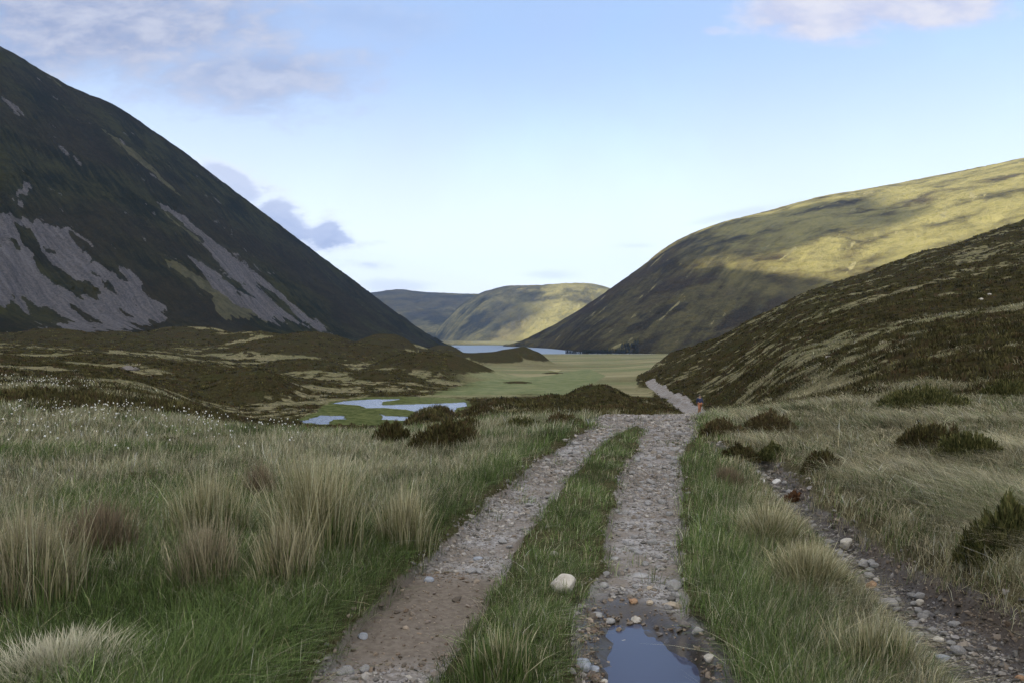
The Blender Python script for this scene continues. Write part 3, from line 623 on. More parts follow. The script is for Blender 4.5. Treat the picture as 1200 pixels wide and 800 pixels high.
# ------------------------------------------------------------------ gravel and stones
def gravel_mat():
    m, t, b = material('gravel_stone'); n = t.noise(pos(t), 60, 4, .7)
    t.l.new(t.mix(t.math('MULTIPLY', n, .7), t.attr('col', 'Color'), t.mix(.5, t.attr('col', 'Color'), (.02, .02, .02))), b.inputs['Base Color']); b.inputs['Roughness'].default_value = .8; b.inputs['Specular IOR Level'].default_value = .3
    return m
M_gravel = gravel_mat()
STONE = .84 * np.array([[.27, .265, .26], [.36, .35, .345], [.19, .185, .18], [.33, .30, .27], [.23, .20, .175], [.46, .45, .44], [.28, .275, .29]])
def gravel():
    n = int(170000 * QUAL)
    u = rng.uniform(22 ** -.5, 2.6 ** -.5, n); Y = u ** -2
    which = rng.uniform(0, 1, n)
    xs = np.empty(n)
    for lo, hi, pl in ((0, .37, RUTL), (.37, .74, RUTR), (.74, 1.01, GULLY)):
        m = (which >= lo) & (which < hi); a = np.array(sorted(pl, key=lambda q: q[1]))
        xs[m] = np.interp(Y[m], a[:, 1], a[:, 0]) + rng.uniform(-1.25, 1.25, m.sum()) * (np.interp(Y[m], a[:, 1], a[:, 2]) + (.12 if pl is GULLY else 0))
    ex = rng.uniform(0, 1, n) < .18; Ye = rng.uniform(14, 45, n); a = np.array(BAND)
    xs = np.where(ex, np.interp(Ye, a[:, 1], a[:, 0]) + rng.uniform(-1.1, 1.1, n) * np.interp(Ye, a[:, 1], a[:, 2]), xs); Y = np.where(ex, Ye, Y)
    f = fields(xs, Y); bare = np.maximum(f['track'], f['gul'])
    dens = bare * np.clip(.55 + 1.3 * f['n05'] + .9 * fbm(xs / .35, Y / .35, 711, 3), .10, 1) * (1 - .93 * f['mud'] * (f['gul'] < .3) * (f['pd'] > 2.2))
    dens = np.where(f['gul'] > .5, np.maximum(dens, .75), dens); dens = np.where(f['pd'] < .85, dens * .06, dens)
    dens = np.where((f['pd'] >= .85) & (f['pd'] < 2.0), dens * .8, dens)
    k = rng.uniform(0, 1, n) < dens; xs, Y = xs[k], Y[k]; f = {q: v[k] for q, v in f.items()}; n = len(xs)
    s = .0040 * (1 - rng.uniform(0, 1, n) ** .9 * .985) ** -.5; s = np.clip(s, .0035, .026) * np.clip(Y / 7, .85, 2.0)
    S = s[:, None] * rng.uniform(.6, 1.3, (n, 3)) * np.array([1.15, 1, .62])
    P = np.stack([xs, Y, f['z'] + S[:, 2] * .35], 1)
    c = pick(STONE, n) * np.array([.88, .84, .77])
    c = np.where((f['gul'] > .5)[:, None] & (rng.uniform(0, 1, n) < .4)[:, None], c * .5, c)
    warm = (f['mud'] > .4)[:, None]; c = np.where(warm, c * np.array([.80, .70, .60]), c)
    o = blobs('gravel', P, S, c, M_gravel, jit=.27)
    tag(o, 'loose grey gravel lying in the two ruts and the washed out ditch', 'gravel', kind='stuff')
gravel()

M_rock = {'grey': rock_mat('grey_stone', (.19, .185, .18), (.31, .305, .30)), 'pale': rock_mat('pale_granite', (.33, .31, .27), (.47, .44, .39)), 'tan': rock_mat('tan_stone', (.30, .25, .19), (.40, .34, .26)),
          'dark': rock_mat('dark_stone', (.10, .09, .085), (.17, .155, .145)), 'rust': rock_mat('rusty_stone', (.24, .14, .08), (.32, .21, .13)), 'blue': rock_mat('blue_grey_stone', (.19, .21, .24), (.30, .32, .36)), 'white': rock_mat('white_quartz', (.46, .45, .44), (.60, .59, .57))}
def rock_mesh(seed, sx, sy, sz, tmpl=(ICO4, FAC4), rough=.10, cuts=9):
    r = np.random.default_rng(seed); v, f = tmpl; v = v.copy()
    for _ in range(cuts):                       # broken faces
        d = r.normal(0, 1, 3); d /= np.linalg.norm(d); k = r.uniform(.62, .9); s = v @ d; m = s > k
        v[m] -= np.outer(s[m] - k, d) * .88
    o = r.uniform(0, 50); v *= (1 + rough * fbm(v[:, 0] * 1.7 + o + v[:, 2], v[:, 1] * 1.7 + o - v[:, 2], seed, 4, .55))[:, None]
    v *= np.array([sx, sy, sz]); return v, f
def rock(px, py, wpx, asp, c, label, group=None, seed=0, name='stone', flat=.75, big=True, sink=.3):
    x, y, z = hit(px, py)
    w = wpx / F * y / 2; h = w * asp
    v, f = rock_mesh(seed or int(px * 7 + py), w, w * flat, h, (ICO4, FAC4) if big else (ICO2, FAC2))
    o = new_mesh(name, v, f.ravel(), np.arange(len(f)) * 3, M_rock[c], smooth=big)
    o.location = (x, y + w * .3, z + h * (1 - 2 * sink)); o.rotation_euler = (0, 0, random.uniform(-.4, .4))
    return tag(o, label, 'stone', group)
rock(660, 694, 32, .78, 'pale', 'large pale rounded boulder on the grass strip between the two ruts', seed=11, name='boulder', sink=.12)
rock(792, 692, 24, .7, 'grey', 'angular grey stone at right edge of the rut above the puddle', seed=12)
rock(789, 712, 21, .5, 'tan', 'flat tan stone at the top right corner of the puddle', seed=13)
rock(796, 699, 11, .7, 'grey', 'small grey stone wedged between the angular grey stone and the flat tan one', seed=14)
rock(746, 728, 13, .65, 'pale', 'small pale stone standing in the upper left of the puddle', seed=15)
rock(731, 757, 11, 1.0, 'pale', 'upright pale stone with dark base in the left of the puddle', seed=16)
rock(684, 784, 24, .7, 'blue', 'blue grey wedge shaped stone on the gravel left of the puddle', seed=17)
rock(697, 786, 14, .6, 'blue', 'smaller blue grey stone touching the wedge shaped one beside the puddle', seed=18)
rock(502, 681, 14, .55, 'blue', 'small light blue stone on the smooth mud of the left rut', seed=19)
rock(560, 656, 12, .5, 'blue', 'rounded stone half sunk in the left rut where the mud meets the gravel', seed=20)
rock(750, 676, 22, .35, 'grey', 'flat grey slab sunk flush in the middle of the right rut', seed=21, sink=.42)
rock(650, 651, 10, .8, 'pale', 'small pale stone in the short grass behind the large pale boulder', seed=22)
rock(425, 748, 14, .7, 'blue', 'blue grey cobble on the gravel at the near end of the left rut', seed=23)
rock(720, 656, 12, .6, 'grey', 'small grey cobble in the middle of the right rut behind the flat slab', seed=24)
rock(708, 688, 13, .65, 'grey', 'grey cobble at the left edge of the right rut near the boulder', seed=25)
rock(762, 690, 9, .6, 'tan', 'little tan pebble stone above the puddle in the wet gravel', seed=26)
rock(762, 708, 10, .7, 'tan', 'brownish stone on the muddy top edge of the puddle', seed=27)
rock(742, 706, 12, .6, 'rust', 'reddish stone lying in mud at the top left edge of the puddle', seed=28)
rock(773, 744, 9, .6, 'dark', 'dark wet stone breaking the surface in the middle of the puddle', seed=29)
rock(803, 735, 15, .7, 'dark', 'dark wet stone at the right shore of the puddle', seed=30)
rock(818, 742, 16, .7, 'grey', 'grey stone on the bank right of the puddle under the grass', seed=31)
rock(832, 774, 14, .8, 'pale', 'pale stone in the earth bank right of the puddle', seed=32)
rock(708, 800, 10, .6, 'pale', 'small pale stone at the bottom edge left of the puddle', seed=33)
rock(700, 722, 14, .5, 'grey', 'flat grey stone on the gravel up left of the puddle', seed=34)
rock(714, 729, 15, .5, 'grey', 'flat grey stone touching the left shore of the puddle', seed=35)
rock(994, 640, 17, .85, 'pale', 'pale pointed stone against the right bank of the ditch', seed=41)
rock(984, 648, 9, .8, 'grey', 'small grey stone below the pale pointed one in the ditch', seed=42)
rock(1014, 664, 19, .6, 'grey', 'smooth rounded grey brown stone in the ditch bank', seed=43)
rock(1022, 688, 15, .7, 'rust', 'rust coloured stone in the middle of the ditch', seed=44)
rock(1042, 712, 26, .62, 'grey', 'large square grey block lying across the ditch', seed=45)
rock(1079, 708, 11, .8, 'pale', 'pale stone sticking out of the right ditch bank beside the square block', seed=46)
rock(1080, 776, 28, .5, 'blue', 'long bluish slab on the ditch bed near the bottom of the picture', seed=47)
rock(1106, 774, 20, .5, 'blue', 'second bluish slab on the ditch bed, right of the long one', seed=48)
rock(1102, 752, 14, .6, 'pale', 'small pale stone on dark earth above the two bluish slabs', seed=49)
rock(1082, 794, 18, .5, 'grey', 'grey stone in the lowest visible part of the ditch', seed=50)
rock(1197, 797, 12, .7, 'rust', 'rust coloured stone in the bottom right corner under the straw grass', seed=51)
rock(893, 565, 9, .9, 'white', 'left of two small white stones at the head of the ditch', seed=52)
rock(911, 566, 11, .7, 'white', 'right of two small white stones at the head of the ditch', seed=53)
rock(148, 434, 15, .6, 'dark', 'larger grey boulder on the dark mounds left of the valley', seed=54, name='boulder')
rock(158, 434, 9, .7, 'dark', 'smaller boulder leaning beside the larger grey one on the dark mounds', seed=55, name='boulder')
rock(1150, 352, 6, .7, 'pale', 'larger pale boulder high on the right hillside', seed=56, name='boulder')
rock(1160, 346, 5, .7, 'pale', 'smaller pale boulder uphill of the larger one on the right hillside', seed=57, name='boulder')
rock(972, 419, 10, .4, 'pale', 'flat pale boulder on the heather in the middle of the hillside', seed=58, name='boulder')
# loose stones of the track, each its own object over a few shared meshes
protos = []
for i in range(8):
    v, f = rock_mesh(900 + i, 1, rng.uniform(.7, .95), rng.uniform(.45, .7), (ICO3, FAC3))
    me = new_mesh('stone', v, f.ravel(), np.arange(len(f)) * 3, None, smooth=True); protos.append(me.data); bpy.data.objects.remove(me)
for d in protos: d.materials.append(M_rock['grey'])
def loose(n, pl, y0, y1, label, group, wid):
    a = np.array(sorted(pl, key=lambda q: q[1])); k = 0
    while k < n:
        u = rng.uniform(y1 ** -.5, y0 ** -.5); Y = u ** -2
        x = np.interp(Y, a[:, 1], a[:, 0]) + rng.uniform(-1, 1) * wid * np.interp(Y, a[:, 1], a[:, 2])
        f = fields(np.array([x]), np.array([Y]))
        if max(f['track'][0], f['gul'][0]) < .5 or f['pd'][0] < 1.1 or (f['mud'][0] > .5 and f['gul'][0] < .5): continue
        s = rng.uniform(.022, .048) * max(1, Y / 8)
        o = bpy.data.objects.new('stone', protos[int(rng.integers(0, 8))]); col.objects.link(o)
        o.location = (x, Y, f['z'][0] + s * .22); o.scale = (s, s, s); o.rotation_euler = (rng.normal(0, .15), rng.normal(0, .15), rng.uniform(0, 6.3))
        tag(o, label, 'stone', group); k += 1
loose(40, RUTL[1:], 3.2, 14, 'loose grey stone among the gravel of the left rut', 'loose stones in the left rut', .85)
loose(60, RUTR[1:], 4.4, 15, 'loose grey stone among the gravel of the right rut', 'loose stones in the right rut', .9)
loose(45, GULLY[:9], 3.8, 10.5, 'loose grey stone on the wet bed of the ditch', 'loose stones in the ditch', .7)

# ------------------------------------------------------------------ rush tussocks and heather bushes
def tussock(px, py, wpx, hpx, label, dead=STRAW, n=1500, greenshare=.35, lean=(.05, .42), seed=1):
    x, y, z = hit(px, py); w = wpx / F * y / 2; h = hpx / F * y
    root = empty('rush_tussock', (x, y, z)); tag(root, label, 'rush tussock')
    n = int(n * 1.35)
    for part, pal, share, hm in (('dry_blades', dead, 1 - greenshare, 1.0), ('green_blades', GREEN, greenshare, .7)):
        k = int(n * share)
        r = np.minimum(np.abs(rng.normal(0, .42, k)), rng.uniform(.55, .8, k)) * w; th = rng.uniform(0, 2 * math.pi, k)
        bx, by = r * np.cos(th), r * np.sin(th) * .8
        bz = hgt(x + bx, y + by) - z - .02
        hh = 1.02 * h * hm * (.5 + .6 * rng.uniform(0, 1, k) ** 1.2) * np.clip(1.1 - .35 * (r / w) ** 2 + .25 * fbm(bx * 14, by * 14, seed + int(px), 2), .3, 1.3)
        la = th + rng.normal(0, .9, k); ln = np.abs(rng.normal(0, .16, k)) + rng.uniform(*lean, k) * (.2 + .8 * r / w) * np.where(rng.uniform(0, 1, k) < .12, 2.5, 1)
        c = pick(pal, k); tip = None
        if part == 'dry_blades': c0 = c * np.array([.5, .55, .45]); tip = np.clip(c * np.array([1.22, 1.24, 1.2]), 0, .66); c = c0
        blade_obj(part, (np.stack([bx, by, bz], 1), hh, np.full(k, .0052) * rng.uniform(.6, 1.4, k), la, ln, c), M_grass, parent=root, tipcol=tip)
    return root
RED = np.array([[.30, .25, .17], [.23, .19, .13], [.38, .33, .23], [.18, .155, .105]])
REDD = np.array([[.17, .13, .09], [.22, .165, .115], [.12, .095, .065]])
tussock(30, 708, 190, 118, 'tall straw rush tussock at the left edge of the picture', n=1500, dead=np.concatenate([STRAW, RED]))
tussock(118, 655, 110, 70, 'reddish brown rush tussock behind the tall one at the left edge', n=1100, dead=REDD, greenshare=.2)
tussock(245, 632, 130, 82, 'spiky straw rush tussock left of the big pale one in the meadow', n=1300, dead=STRAW)
tussock(240, 690, 110, 85, 'brownish upright rush tussock in front of the spiky straw one', n=1000, dead=RED)
tussock(370, 655, 150, 125, 'biggest pale straw rush tussock in the middle of the meadow', n=1900)
tussock(335, 690, 100, 85, 'lower straw rush tussock in front of the biggest pale one', n=1000, dead=np.concatenate([STRAW, RED]))
tussock(305, 585, 46, 42, 'small reddish rush clump behind the spiky straw tussock', n=700, dead=REDD, greenshare=.15)
tussock(475, 640, 90, 70, 'straw tussock between the biggest pale one and the left rut', n=1100)
tussock(66, 806, 230, 66, 'bleached low drooping tussock in the bottom left corner', n=2200, dead=np.array([[.48, .44, .34], [.40, .37, .28]]), greenshare=.08, lean=(.6, 1.6))
tussock(590, 800, 130, 66, 'green rush tuft growing on the grass strip beside the near puddle', n=1700, dead=np.concatenate([STRAW, GREEN]), greenshare=.75)
tussock(945, 690, 120, 60, 'pale tussock hanging over the left side of the ditch', n=1500, greenshare=.25, lean=(.3, 1.1))
tussock(900, 640, 90, 55, 'straw tussock on the strip between the right rut and the ditch', n=1200, greenshare=.3, lean=(.3, 1.0))
tussock(1020, 790, 120, 70, 'green grass tussock leaning over the ditch near the bottom edge', n=1500, greenshare=.7, dead=STRAW)
tussock(853, 572, 50, 28, 'reddish heathy tuft beside the head of the ditch', n=900, dead=REDD, greenshare=.2)

def bush(px, py, wpx, hpx, label, pal=HEATH, n=3200, name='heather_bush', dep=.8):
    x, y, z = hit(px, py); w = wpx / F * y / 2; h = hpx / F * y; dw = min(w * dep, 1.2 * w)
    n = int(n * 1.35); root = empty(name, (x, y + dw * .6, z)); y = y + dw * .6; z0 = float(hgt(x, y)[0]); root.location.z = z0
    tag(root, label, 'heather')
    th = rng.uniform(0, 2 * math.pi, n); r = np.sqrt(rng.uniform(0, 1, n)); ph = fbm(np.cos(th) * 2 + px, np.sin(th) * 2 + r * 2, 5, 3)
    bx, by = r * np.cos(th) * w * (1 + .5 * ph), r * np.sin(th) * dw * (1 + .5 * ph)
    top = h * (1 - r ** 2.4) ** .6 * (1 + .7 * fbm(bx / w * 2.6 + px, by / w * 2.6, 6, 3))
    zz = np.clip(hgt(x + bx, y + by) - z0, -.12 * h, .8 * h)
    lev = rng.uniform(.0, 1, n) ** .45
    sp = h * .15 + .010
    P = np.stack([bx, by, zz + np.maximum(top * lev - sp * .5, 0) - .02], 1)
    la = th + rng.normal(0, .9, n); cl = pick(pal, n) * (1 + .5 * fbm(bx / w * 4, by / w * 4, 7, 2))[:, None]
    blade_obj('foliage', (P, sp * rng.uniform(.7, 1.3, n), np.maximum(.008, .0013 * y) * rng.uniform(.7, 1.4, n), la, rng.uniform(.15, .9, n) * (.3 + r), cl), M_heath, parent=root)
    k = 160; th = rng.uniform(0, 2 * math.pi, k); r = rng.uniform(0, .5, k)
    P = np.stack([r * np.cos(th) * w * .5, r * np.sin(th) * dw * .5, np.full(k, -.03)], 1); P[:, 2] += hgt(x + P[:, 0], y + P[:, 1]) - z0
    blade_obj('woody_stems', (P, h * rng.uniform(.6, 1.0, k), np.full(k, .008), th, rng.uniform(.5, 1.4, k), pick(REDD, k)), M_heath, parent=root)
BRN = np.array([[.085, .066, .032], [.11, .078, .042], [.060, .050, .025], [.13, .115, .05]])
GRH = np.array([[.065, .070, .026], [.10, .105, .038], [.045, .050, .02], [.15, .14, .055]])
bush(516, 527, 88, 31, 'largest dark heather bush at the far edge of the meadow', n=4200)
bush(458, 522, 46, 28, 'dark heather bush left of the largest one at the meadow edge', n=2600)
bush(545, 506, 40, 16, 'low dark heather bush behind the largest one above the river', n=1800)
bush(1098, 531, 82, 34, 'long dark heather bush on the straw slope, upper left of a pair', n=4200, pal=HEATH)
bush(1146, 541, 76, 34, 'dark heather bush on the straw slope, lower right of a pair', n=4000, pal=GRH)
bush(968, 554, 48, 24, 'small dark heather bush on the straw bank above the ditch head', n=2600, pal=HEATH)
bush(1198, 655, 104, 62, 'big green heather bush cut by the right edge of the picture', n=6500, pal=GRH)
bush(1095, 480, 110, 24, 'wide heather bush in front of the hillside at the upper right', n=3600, pal=GRH)
bush(1190, 466, 60, 20, 'heather bush at the right edge where the hillside begins', n=2200, pal=GRH)
bush(870, 538, 44, 17, 'dark heather bush at the head of the ditch beside the track', n=2600, pal=HEATH)
bush(905, 538, 34, 14, 'dusky green heather bush right of the ditch head', n=2000, pal=GRH)
bush(850, 512, 56, 18, 'brown heather bush on the verge where the track bends right', n=2600, pal=BRN)
bush(905, 510, 60, 24, 'brown heather bush on the rise right of the track bend', n=3000, pal=BRN)
bush(930, 588, 22, 12, 'tiny rust coloured heather clump on the right lip of the ditch', n=900, pal=np.array([[.13, .06, .03], [.10, .055, .03]]))
bush(902, 602, 26, 10, 'little green heather clump on the left lip of the ditch', n=900, pal=GRH)
bush(660, 500, 50, 16, 'low brown heather bush left of the place where the ruts meet', n=2200, pal=BRN)
bush(610, 503, 56, 14, 'low heather bush on the meadow rim left of the track', n=2200, pal=GRH)
bush(722, 484, 50, 10, 'brown heather bush on the rim beyond the track bend', n=2000, pal=BRN)
bush(195, 520, 34, 9, 'small dark heather patch among the cotton grass', n=1100, pal=HEATH)
bush(150, 562, 46, 8, 'flat brown heather patch in the grass in front of the cotton grass', n=1300, pal=BRN)

# ------------------------------------------------------------------ conifers by the lake
M_needle = plain('conifer_needles', (.012, .018, .009), .9, 1.2, .5); M_bark = plain('conifer_bark', (.09, .07, .055), .9, 3)
def conifer_meshes(seed):
    r = np.random.default_rng(seed)
    V = []; L = []; n = 0
    for lev in range(11):                                # whorls of drooping boughs
        z = .16 + .8 * lev / 10; rad = .26 * (1 - z) ** .8 + .02
        for k in range(9):
            a = r.uniform(0, 6.28); q = rad * r.uniform(.6, 1.15); w = .05 + rad * .28
            d = np.array([math.cos(a), math.sin(a), 0]); s = np.array([-math.sin(a), math.cos(a), 0])
            p = [np.array([0, 0, z + .07]), d * q * .55 + s * w + [0, 0, z], d * q + [0, 0, z - .05], d * q * .55 - s * w + [0, 0, z - .01]]
            V += p; L += [n, n + 1, n + 2, n + 3]; n += 4
    cr = new_mesh('crown', np.array(V), L, np.arange(n // 4) * 4, M_needle, smooth=False)
    k = 7; ring = lambda z, rr: [(rr * math.cos(2 * math.pi * i / k), rr * math.sin(2 * math.pi * i / k), z) for i in range(k)]
    T = np.array(ring(-.05, .028) + ring(.5, .018) + ring(.97, .003)); q = []
    for j in range(2):
        for i in range(k): q += [j * k + i, j * k + (i + 1) % k, (j + 1) * k + (i + 1) % k, (j + 1) * k + i]
    tk = new_mesh('trunk', T, q, np.arange(len(q) // 4) * 4, M_bark)
    return cr, tk
tproto = [conifer_meshes(50 + i) for i in range(4)]
def conifer(px, Y, h, label, group):
    x = (px - HX) / F * Y
    a = math.atan((px - HX) / F); R = Y / math.cos(a); c = np.array(sorted(right)); rf = float(pchip(c[:, 0], c[:, 1], np.array([math.degrees(a)]))[0]); zf = float(pchip(c[:, 0], c[:, 2], np.array([math.degrees(a)]))[0]); rc = float(pchip(c[:, 0], c[:, 3], np.array([math.degrees(a)]))[0]); zc = float(pchip(c[:, 0], c[:, 4], np.array([math.degrees(a)]))[0])
    t = (R - rf) / (rc - rf); zm = zf + (zc - zf) * (math.sin(max(t, 0) * math.pi / 2) * .55 + t * .45) if t > 0 else -99
    z = max(float(hgt(x, Y)[0]), zm)
    root = empty('conifer', (x, Y, z), random.uniform(0, 6)); h *= .78; root.scale = (h * 1.25, h * 1.25, h); tag(root, label, 'conifer', group)
    for s in random.choice(tproto):
        o = s.copy(); col.objects.link(o); o.parent = root
for i in range(16): conifer(663 + i * 1.5 + random.uniform(-.5, .5), 930 + random.uniform(0, 25), random.uniform(4.5, 8), 'small dark conifer in the loose row on the near shore of the lake', 'conifers in the row by the lake')
for i in range(150): conifer(random.uniform(684, 748), 945 + random.uniform(0, 1) ** 1.3 * 62, random.uniform(6, 8.5), 'dark conifer in the plantation at the foot of the right mountain', 'plantation conifers below the right mountain')
for i in range(16): conifer(605 + i * 1.8, 1500 - i * 8 + random.uniform(-30, 30), random.uniform(5, 9), 'distant conifer at the far end of the lake under the right mountain', 'conifers at the far end of the lake')
for c, k in tproto: bpy.data.objects.remove(c); bpy.data.objects.remove(k)

# ------------------------------------------------------------------ the walker
def skinned(name, pts, edges, rad, mat, parent=None, sub=2):
    me = bpy.data.meshes.new(name); me.from_pydata(pts, edges, []); o = bpy.data.objects.new(name, me); col.objects.link(o)
    md = o.modifiers.new('skin', 'SKIN'); sv = me.skin_vertices[0].data
    for i, r in enumerate(rad): sv[i].radius = (r, r) if not isinstance(r, tuple) else r
    sv[0].use_root = True; md.use_smooth_shade = True
    s = o.modifiers.new('sub', 'SUBSURF'); s.levels = s.render_levels = sub
    me.materials.append(mat)
    if parent: o.parent = parent
    return o
def person(px, Y):
    x, y = (px - HX) / F * Y, Y; z = float(hgt(x, y)[0])
    root = empty('person', (x, y, z), .15); tag(root, 'walker in a navy top and rust brown trousers on the path below the hillside', 'person')
    skin = plain('skin', (.42, .27, .20), .6); navy = plain('navy_cloth', (.03, .04, .10), .85); rust = plain('rust_cloth', (.42, .17, .09), .85); hair = plain('dark_hair', (.03, .022, .018), .6); shoe = plain('boots', (.05, .045, .05), .7)
    J = [(0, 0, .95), (0, 0, 1.15), (0, .02, 1.36), (0, .02, 1.46), (0, 0, 1.53), (0, -.01, 1.62), (0, -.01, 1.72),          # 0-6 pelvis .. head
         (-.10, 0, .90), (-.11, -.10, .50), (-.11, .02, .08), (-.11, -.12, .03), (.10, 0, .90), (.11, .14, .50), (.11, .22, .10), (.11, .10, .03),   # legs mid stride
         (-.19, .02, 1.40), (-.25, .10, 1.14), (-.24, .02, .90), (.19, .02, 1.40), (.25, -.06, 1.14), (.24, -.18, .93)]
    E = [(0, 1), (1, 2), (2, 3), (3, 4), (4, 5), (5, 6), (0, 7), (7, 8), (8, 9), (9, 10), (0, 11), (11, 12), (12, 13), (13, 14), (2, 15), (15, 16), (16, 17), (2, 18), (18, 19), (19, 20)]
    Rr = [.13, .12, .13, .06, .055, .085, .075, .085, .058, .04, .035, .085, .058, .04, .035, .055, .042, .03, .055, .042, .03]
    skinned('body', J, E, Rr, skin, root)
    for s, base_ in ((-1, (-.24, .02, .90)), (1, (.24, -.18, .93))):      # hands: palm already ends the arm; five fingers each
        bx, by, bz = base_
        for k in range(4):
            ox = (k - 1.5) * .018; l = (.075, .085, .08, .065)[k]
            skinned('finger', [(bx, by + ox, bz - .02), (bx - s * .005, by + ox, bz - .05 - l * .4), (bx - s * .02, by + ox - .01, bz - .05 - l)], [(0, 1), (1, 2)], [.009, .008, .007], skin, root, 1)
        skinned('thumb', [(bx, by - .025, bz - .01), (bx - s * .01, by - .05, bz - .04), (bx - s * .015, by - .05, bz - .07)], [(0, 1), (1, 2)], [.010, .009, .008], skin, root, 1)
    i = [0, 1, 2, 15, 16, 17, 18, 19, 20]; mp = {v: k for k, v in enumerate(i)}
    ee = [(mp[a], mp[b]) for a, b in E if a in mp and b in mp]
    Jj = [J[v] for v in i]; Jj[5] = tuple(np.array(Jj[4]) * .12 + np.array(Jj[5]) * .88); Jj[8] = tuple(np.array(Jj[7]) * .12 + np.array(Jj[8]) * .88)
    skinned('jacket', Jj, ee, [.165, .155, .165, .075, .062, .05, .075, .062, .05], navy, root)
    i = [0, 7, 8, 9, 11, 12, 13]; mp = {v: k for k, v in enumerate(i)}; ee = [(mp[a], mp[b]) for a, b in E if a in mp and b in mp]
    skinned('trousers', [J[v] for v in i], ee, [.15, .108, .08, .062, .108, .08, .062], rust, root)
    for k, (a, b) in enumerate(((9, 10), (13, 14))): skinned('boot', [J[a], J[b]], [(0, 1)], [.055, .05], shoe, root)
    v, f = ICO2.copy(), FAC2; v = v * np.array([.088, .10, .085]); v[:, 2] = np.maximum(v[:, 2], -.02)
    new_mesh('hair', v + np.array([0, .0, 1.70]), f.ravel(), np.arange(len(f)) * 3, hair, parent=root)
    return root
person(820, 72.0)

# ------------------------------------------------------------------ unseen clouds (toward the sun, left of the frame) placed to shade the right mountain and far hill
SUN_AZ, SUN_EL = math.radians(-110), math.radians(13.5)      # azimuth from +Y
S = np.array([math.sin(SUN_AZ) * math.cos(SUN_EL), math.cos(SUN_AZ) * math.cos(SUN_EL), math.sin(SUN_EL)])
M_cloud = plain('shade_cloud_white', (.78, .78, .80), 1.0, .01, .05)
def shade_cloud(target, dist, wide, tall, deep, seed):
    r = np.random.default_rng(seed); c = np.array(target) + S * dist
    side = np.array([math.cos(SUN_AZ), -math.sin(SUN_AZ), 0.]); fwd = np.cross([0, 0, 1.], side)
    V = []; Fs = []; n = 0
    for i in range(30):
        u = r.uniform(-1, 1); lim = math.sqrt(max(0, 1 - u * u)); v = r.uniform(-.5, .7) * lim; w = r.uniform(-.7, .7) * lim
        rad = (.28 + .25 * lim) * r.uniform(.7, 1.2)
        p = ICO3 * (1 + .18 * fbm(ICO3[:, 0] * 2.2 + i, ICO3[:, 1] * 2.2 + ICO3[:, 2] * 1.7, seed + i, 4))[:, None]
        p = c + side * (u * wide) + np.array([0, 0, 1.]) * (v * tall) + fwd * (w * deep) + p * rad * np.array([min(wide, deep), min(wide, deep), tall])
        V.append(p); Fs.append(FAC3 + n); n += len(p)
    o = new_mesh('shade_cloud', np.concatenate(V), np.concatenate(Fs).ravel(), np.arange(len(FAC3) * 30) * 3, M_cloud)
    tag(o, kind='structure')
def on(px, py, Y): return ((px - HX) / F * Y, Y, CAMZ - (py - HY) / F * Y)
shade_cloud(on(965, 300, 1450), 5000, 225, 80, 200, 1)
shade_cloud(on(715, 345, 1480), 4800, 190, 130, 200, 2)  # added to shade the left end of the right mountain
shade_cloud(on(556, 366, 2900), 6500, 170, 120, 200, 3)  # added to shade the left part of the far hill

# ------------------------------------------------------------------ sun, sky
sun = bpy.data.lights.new('sun', 'SUN'); sun.energy = 5.0; sun.angle = math.radians(.5); sun.color = (1.0, .89, .70)
so = bpy.data.objects.new('sun', sun); col.objects.link(so)
from mathutils import Vector
so.rotation_euler = Vector(S).to_track_quat('Z', 'Y').to_euler()
w = bpy.data.worlds.new('World'); scene.world = w; w.use_nodes = True
t = NT(w.node_tree); bg = w.node_tree.nodes['Background']
sky = t.node('ShaderNodeTexSky', sky_type='NISHITA'); sky.sun_disc = False; sky.sun_elevation = SUN_EL; sky.sun_rotation = SUN_AZ; sky.altitude = 500; sky.air_density = 1.0; sky.dust_density = 1.0; sky.ozone_density = 1.5
SKYS = .125; EXPO = 1.6
d = t.node('ShaderNodeTexCoord').outputs['Generated']
sp = t.node('ShaderNodeSeparateXYZ'); t.put(sp.inputs[0], d)
yy = t.math('MAXIMUM', sp.outputs[1], .02); u = t.math('DIVIDE', sp.outputs[0], yy); v = t.math('DIVIDE', sp.outputs[2], yy)
cb = t.node('ShaderNodeCombineXYZ'); t.put(cb.inputs[0], u); t.put(cb.inputs[1], v)
uv = cb.outputs[0]
nA = t.noise(t.mapping(uv, (1, 1.9, 1)), 5.5, 8, .58, .3); nB = t.noise(t.mapping(uv, (1, 2.2, 1), loc=(3, 7, 0)), 16, 7, .6, .2)
front = t.ramp(sp.outputs[1], .1, .35)
def blob(px, py, rx, ry, rot=0, k=1.0, soft=.5, nz=.9, nz2=.5):
    a = t.math('SUBTRACT', u, (px - HX) / F); b_ = t.math('SUBTRACT', v, (HY - py) / F); c_, s_ = math.cos(rot), math.sin(rot)
    p = t.math('DIVIDE', t.math('ADD', t.math('MULTIPLY', a, c_), t.math('MULTIPLY', b_, s_)), rx / F); q = t.math('DIVIDE', t.math('SUBTRACT', t.math('MULTIPLY', b_, c_), t.math('MULTIPLY', a, s_)), ry / F)
    r = t.math('SQRT', t.math('ADD', t.math('MULTIPLY', p, p), t.math('MULTIPLY', q, q)))
    m = t.math('ADD', t.math('SUBTRACT', 1.0, r), t.math('ADD', t.math('MULTIPLY', t.math('SUBTRACT', nA, .5), nz * 2), t.math('MULTIPLY', t.math('SUBTRACT', nB, .5), nz2 * 2)))
    return t.math('MULTIPLY', t.ramp(m, 0, soft), k)
def mx(*a):
    r = a[0]
    for b_ in a[1:]: r = t.math('MAXIMUM', r, b_)
    return r
def cloudcol(r, g, b_): return (r, g, b_)
skyc = sky.outputs[0]
